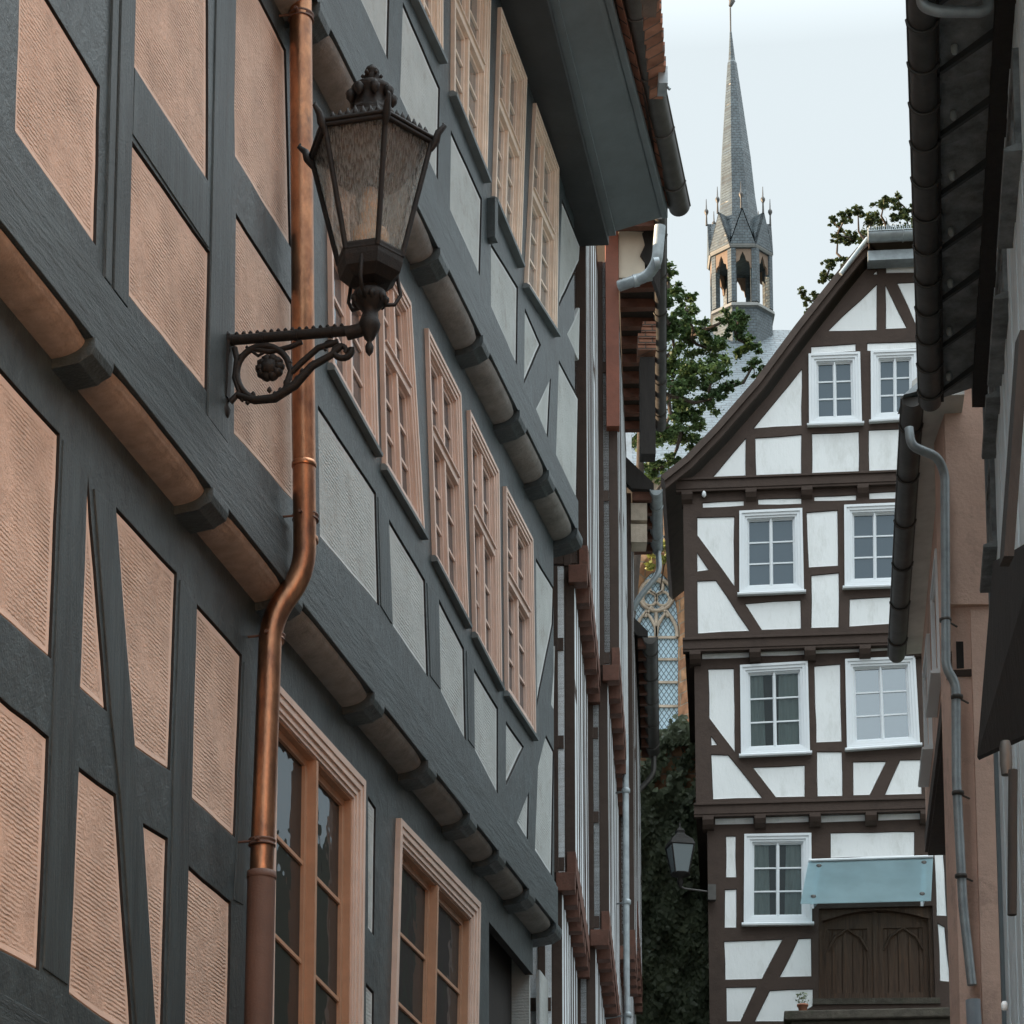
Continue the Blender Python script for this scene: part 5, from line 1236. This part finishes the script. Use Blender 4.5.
mb.prism([r0+Vector((.1,0,.2)), r1+Vector((.1,0,.2)), r1+Vector((3.5,0,3.4)), r0+Vector((3.5,0,3.4))], [r0+Vector((.1,0,.12)), r1+Vector((.1,0,.12)), r1+Vector((3.5,0,3.3)), r0+Vector((3.5,0,3.3))]); mb.build('roof', M['tile'], H1)
YP = at_z(950, 12, zS-.12).y
mb = MB(); mb.tube(smooth([at_y(919,-40,YP), at_y(922,6,YP), at_y(938,11.5,YP), at_y(980,12,YP+.0), at_y(988,8,YP), at_y(988,-40,YP)], .05, 6), .030, 14); mb.build('gutter_pipe', M['zinc'], H1)
# near hatch and strut
mb = MB()
q = [at_y(977,757,13.0), at_y(1042,727,12.0), at_y(1042,534,11.6), at_y(993,562,12.6)]
mb.prism(q, [p+Vector((.02,.05,0)) for p in q]); mb.build('open_hatch', M['dkwood'], H1)
mb = MB(); q = [at_y(1004,556,9.4), at_y(1014,556,9.4), at_y(1030,330,9.4), at_y(1020,330,9.4)]; mb.prism(q, [p+Vector((0,.1,0)) for p in q]); mb.build('strut', M['dkwood'], H1)
mb = MB(); q = [at_y(1001,742,9.3), at_y(1012,738,9.3)]; 
mb.lathe(at_y(1006,760,9.6), [(.02,-.06),(.024,-.02),(.024,.05),(.018,.075)], 10); mb.build('outlet_hood', M['guttd'], H1)
mb = MB(); mb.tube([at_y(1013,770,9.5), at_y(1012,915,9.5)], .018, 8); mb.build('cable_pipe', M['dkwood'], H1)
mb = MB(); c = at_y(1004.5,1006,10.6); mb.lathe(c, [(.006,-.02),(.014,-.014),(.015,.01),(.008,.02)], 12); mb.build('wall_socket', M['wpaint'], H1)

# ================================================================= GARDEN WALL WITH IVY
YI = 42.5
GW = MB(); zi_ = at_y(680, 742, YI).z
x0_, x1_ = at_y(590, 800, YI).x-3, at_y(715, 800, YI).x+6
GW.box(x0_, x1_, YI, YI+.6, 8.5, zi_); GW.box(x0_, x1_, YI-.05, YI+.65, zi_, zi_+.12)
tag(GW.build('garden_wall', M['sand']), 'high sandstone garden wall almost hidden by ivy, between the left row and the gabled house', 'wall')
mb = MB()
rn = random.Random(5)
def ivyleaf(p, s, nrm=Vector((0, -1, 0))):
    a = Vector((rn.gauss(0,.5), rn.gauss(0,.35)-.25, -1)).normalized(); b = a.cross(Vector((rn.gauss(0,.5), -1+rn.gauss(0,.4), rn.gauss(0,.5)))).normalized()
    mb.add([p-a*s*.45, p-a*s*.2+b*s*.45, p+a*s*.55, p-a*s*.2-b*s*.45], [(0,1,2,3)])
for i in range(17000):
    px = rn.uniform(596, 712); py = 742+(rn.random()**.9)*300
    dens = 1 if py > 790 else .45+.5*math.sin(px*.21+py*.11)
    if rn.random() > dens: continue
    depth = .12+.28*(.5+.5*math.sin(px*.13)*math.cos(py*.09+px*.05))
    p = at_y(px, py, YI-rn.uniform(.02, depth)); ivyleaf(p, rn.uniform(.07, .15))
for i in range(2600):
    px = rn.gauss(684, 12); py = 744-abs(rn.gauss(0, 1))*9*max(.3, 1-abs(px-682)/40)
    ivyleaf(at_y(px, py, YI+rn.uniform(-.2, .9)), rn.uniform(.08, .16))
tag(mb.build('ivy', M['leafI']), 'dense dark ivy spilling over the sandstone garden wall', 'ivy', kind='stuff')

# ================================================================= ADDED HOUSE BEHIND THE CAMERA (bounces warm low sun onto the left wall)
HS = empty('sun_bounce_house', (9, -4, 0), 'added ochre house outside the view, bouncing warm low sun onto the left wall', 'house')
mb = MB(); mb.box(4.5, 12, -22, 3.5, -3, 12.5); mb.build('wall', mat('ochre_render', (.74,.46,.30), .9, var=.1), HS)
mb = MB(); mb.prism([Vector((4.0,-22.5,12.5)), Vector((4.0,4,12.5)), Vector((8.2,4,16.5)), Vector((8.2,-22.5,16.5))], [Vector((12.5,-22.5,12.5)), Vector((12.5,4,12.5)), Vector((8.3,4,16.5)), Vector((8.3,-22.5,16.5))]); mb.build('roof', M['tile'], HS)
SW = Pl((4.5, 3.5), 0, -1)
for fl in (1.6, 4.9, 8.2):
    for i in range(6):
        a = 1.6+i*4.0; window(SW, [(a, fl+1.5), (a+1.1, fl+1.5), (a+1.1, fl), (a, fl)], HS, M['wpaint'], M['glassd'], steps=((.08,.04),(.05,.02)), depth=-.045, sill=.06, rows=3)

# ================================================================= TREES
def tree(name, base, clumps, Y, label, cat, mat_l, leaf, dens, trunk_r, kind_seed, spread=.9, twig=.02, top_px=None):
    rnd = random.Random(kind_seed); T = empty(name, tuple(base), label, cat)
    wood = MB(); lf = MB(); base = Vector(base)
    cs = [(at_y(px, py, Y+rnd.uniform(-spread, spread)), r/ (2600/Y)) for px, py, r in clumps]
    zc = sorted(c[0].z for c in cs); top = max(zc)
    cx = sum(c[0].x for c in cs)/len(cs)
    # trunk path with fork nodes
    nodes = [base+((Vector((cx, Y, zc[len(zc)//2])) if top_px is None else at_y(top_px[0], top_px[1], Y))-base)*t+Vector((rnd.uniform(-.1,.1), rnd.uniform(-.1,.1), 0))*(1 if 0 < t < 1 else 0) for t in (0, .25, .5, .75, 1)]
    wood.tube(nodes, [trunk_r*(1-.7*i/4) for i in range(5)], 9)
    placed = list(nodes[1:])
    for c, r in sorted(cs, key=lambda k: (k[0]-nodes[-1]).length):
        n = min(placed, key=lambda q: (q-c).length*(1.0 if q.z < c.z+.3 else 1.6))
        m_ = (n+c)/2+Vector((rnd.uniform(-.12,.12), rnd.uniform(-.12,.12), -.08*(c-n).length)); rr = twig*(1.2+.8*min(2, (c-n).length))
        wood.tube([n, m_, c], [rr*1.25, rr, rr*.5], 6); placed.append(c); placed.append(m_)
        for _ in range(5):
            d = Vector((rnd.gauss(0,1), rnd.gauss(0,1), rnd.gauss(.2,1))).normalized(); e = c+d*r*rnd.uniform(.6, 1.05); wood.tube([c, (c+e)/2+Vector((0,0,.03)), e], [rr*.5, rr*.35, rr*.15], 4)
        nl = int(dens*(r/.4)**2*100)
        sub = [(c+Vector((rnd.gauss(0,.62), rnd.gauss(0,.62), rnd.gauss(0,.5)))*r, r*rnd.uniform(.25,.6)) for _ in range(14)]
        for i in range(nl):
            s_, sr_ = sub[rnd.randrange(14)]
            d = Vector((rnd.gauss(0,1), rnd.gauss(0,1), rnd.gauss(0,1))).normalized()*sr_*abs(rnd.gauss(0,.6))
            d.z *= .6
            p = s_+d; sz = leaf*rnd.uniform(.6, 1.3)
            a = Vector((rnd.gauss(0,1), rnd.gauss(0,1), rnd.gauss(-.3,.5))).normalized(); b = a.cross(Vector((rnd.gauss(0,.5), rnd.gauss(0,.5), 1))).normalized()
            lf.add([p-a*sz*.5, p-a*sz*.05+b*sz*.36, p+a*sz*.5, p-a*sz*.05-b*sz*.36], [(0,1,2,3)])
    wood.build('trunk', M['bark'], T); lf.build('crown', mat_l, T); return T
tree('maple_tree', at_y(618, 900, 49)+Vector((0,0,0)), [(668,270,9),(676,290,10),(690,300,7),(684,312,10),(670,325,16),(690,338,15),(712,350,15),(735,330,12),(748,345,12),(753,366,9),(715,372,16),(696,372,18),(672,365,18),(668,395,18),(684,408,17),(710,400,12),(726,388,8),(664,430,14),(682,438,14),(696,425,8),(672,462,10),(664,480,5),(742,318,7),(728,318,7),(705,330,10),(662,300,14),
      (640,350,26),(630,390,28),(640,300,20),(645,430,24),(620,340,26),(650,470,12)], 49, 'bushy fresh green tree in front of the slate church roof', 'tree', M['leafA'], .085, 40, .2, 21, top_px=(641, 400))
tree('lime_tree', at_y(905, 900, 53), [(884,205,9),(897,200,6),(905,212,9),(870,222,10),(888,228,12),(905,235,12),(858,212,7),(846,218,7),(834,222,6),(838,236,7),(852,240,9),(868,244,11),(884,250,12),(902,256,12),(846,262,8),(860,266,9),(830,262,6),(826,278,7),(840,285,8),(852,292,8),(815,296,6),(806,300,5),(822,308,7),(834,302,6),(810,316,5),(802,292,4),(866,286,10),
      (890,290,22),(915,270,22),(925,230,20),(900,330,24),(870,330,18),(930,300,24)], 53, 'loose dark-leaved tree against the sky behind the white gable', 'tree', M['leafB'], .09, 25, .22, 5, twig=.014)
# sprig by the church wall
SP = empty('climbing_sprig', tuple(at_y(664, 600, 58)), 'thin yellow-green climbing sprig on the sandstone window arch', 'plant')
mb = MB(); w_ = MB(); w_.tube([at_y(660,590,59.7), at_y(664,565,59.6), at_y(671,548,59.7), at_y(664,536,59.7)], .02, 5); w_.build('stem', M['bark'], SP)
for (x, y, r) in ((664,545,7),(670,556,7),(660,560,5),(675,568,5),(652,552,7),(650,566,5)):
    leaves(mb, at_y(x, y, 59.5), r/43., 70, .12)
mb.build('foliage', M['leafS'], SP)

# ================================================================= GROUND, STREET
prof = [(-60,-3),(-10,-.6),(0,0),(8,1.2),(14,3.0),(20,5.2),(30,8.6),(37,10.4),(42.4,10.8),(43.2,16.5),(56,18.5),(80,20),(150,24),(400,40),(900,60)]
mb = MB(); xs = [-900,-60,-20,-8,0,8,20,60,900]
for i, (y, z) in enumerate(prof):
    for x in xs: mb.v.append((x, y, z-.02))
n = len(xs)
for i in range(len(prof)-1):
    for j in range(n-1): mb.f.append([i*n+j, i*n+j+1, (i+1)*n+j+1, (i+1)*n+j]); mb.m.append(0); mb.sm.append(False)
tag(mb.build('ground', M['earth']), 'sloping hill ground around the houses', 'ground', kind='structure')
mb = MB(); L_ = []; 
for y, z in prof:
    if y < -20 or y > 42: continue
    l = X0-.4+tA*max(y, -20); r = 1.0+.165*(y-5)
    L_.append((Vector((min(l, 1.0), y, z+.02)), Vector((max(r, 2.2)+.6, y, z+.02))))
for i in range(len(L_)-1): mb.add([L_[i][0], L_[i][1], L_[i+1][1], L_[i+1][0]], [(0,1,2,3)])
tag(mb.build('street', M['street']), 'steep cobbled alley between the houses', 'street', kind='structure')

# ================================================================= LIGHT
SUN_EL = 9.0
sdir = Vector((-.985*math.cos(R(SUN_EL)), .17*math.cos(R(SUN_EL)), math.sin(R(SUN_EL)))).normalized()
w = bpy.data.worlds.new('World'); bpy.context.scene.world = w; w.use_nodes = True; nt = w.node_tree; N = nt.nodes; Lk = nt.links
sky = N.new('ShaderNodeTexSky'); sky.sky_type = 'NISHITA'; sky.sun_disc = False; sky.sun_elevation = R(SUN_EL); sky.sun_rotation = math.atan2(sdir.x, sdir.y)
sky.air_density = 1.0; sky.dust_density = 1.2; sky.ozone_density = 2.0
hz = N.new('ShaderNodeMix'); hz.data_type = 'RGBA'; hz.inputs['Factor'].default_value = SKYMIX
tc_ = N.new('ShaderNodeTexCoord'); sx_ = N.new('ShaderNodeSeparateXYZ'); Lk.new(tc_.outputs['Generated'], sx_.inputs[0])
ma_ = N.new('ShaderNodeMapRange'); ma_.inputs['From Min'].default_value = .55; ma_.inputs['From Max'].default_value = .85; ma_.inputs['To Min'].default_value = .43; ma_.inputs['To Max'].default_value = 2.3; Lk.new(sx_.outputs['Z'], ma_.inputs[0])
mm_ = N.new('ShaderNodeMath'); mm_.operation = 'MAXIMUM'; mm_.inputs[1].default_value = .3; Lk.new(ma_.outputs[0], mm_.inputs[0])   # overcast sky: brighter towards the zenith
vs_ = N.new('ShaderNodeVectorMath'); vs_.operation = 'SCALE'; vs_.inputs[0].default_value = SKYCOL; Lk.new(mm_.outputs[0], vs_.inputs['Scale']); Lk.new(vs_.outputs[0], hz.inputs['B']); Lk.new(sky.outputs[0], hz.inputs['A'])
bg = N['Background']; Lk.new(hz.outputs['Result'], bg.inputs['Color']); bg.inputs['Strength'].default_value = SKYSTR
s = bpy.data.lights.new('sun', 'SUN'); s.energy = SUNSTR; s.angle = R(.5); s.color = (1, .74, .48)
so = bpy.data.objects.new('sun', s); C.objects.link(so); so.rotation_euler = sdir.to_track_quat('Z', 'Y').to_euler()
sc_ = bpy.context.scene
sc_.view_settings.view_transform = 'Standard'; sc_.view_settings.look = 'None'; sc_.view_settings.gamma = 1; sc_.view_settings.exposure = EXPO
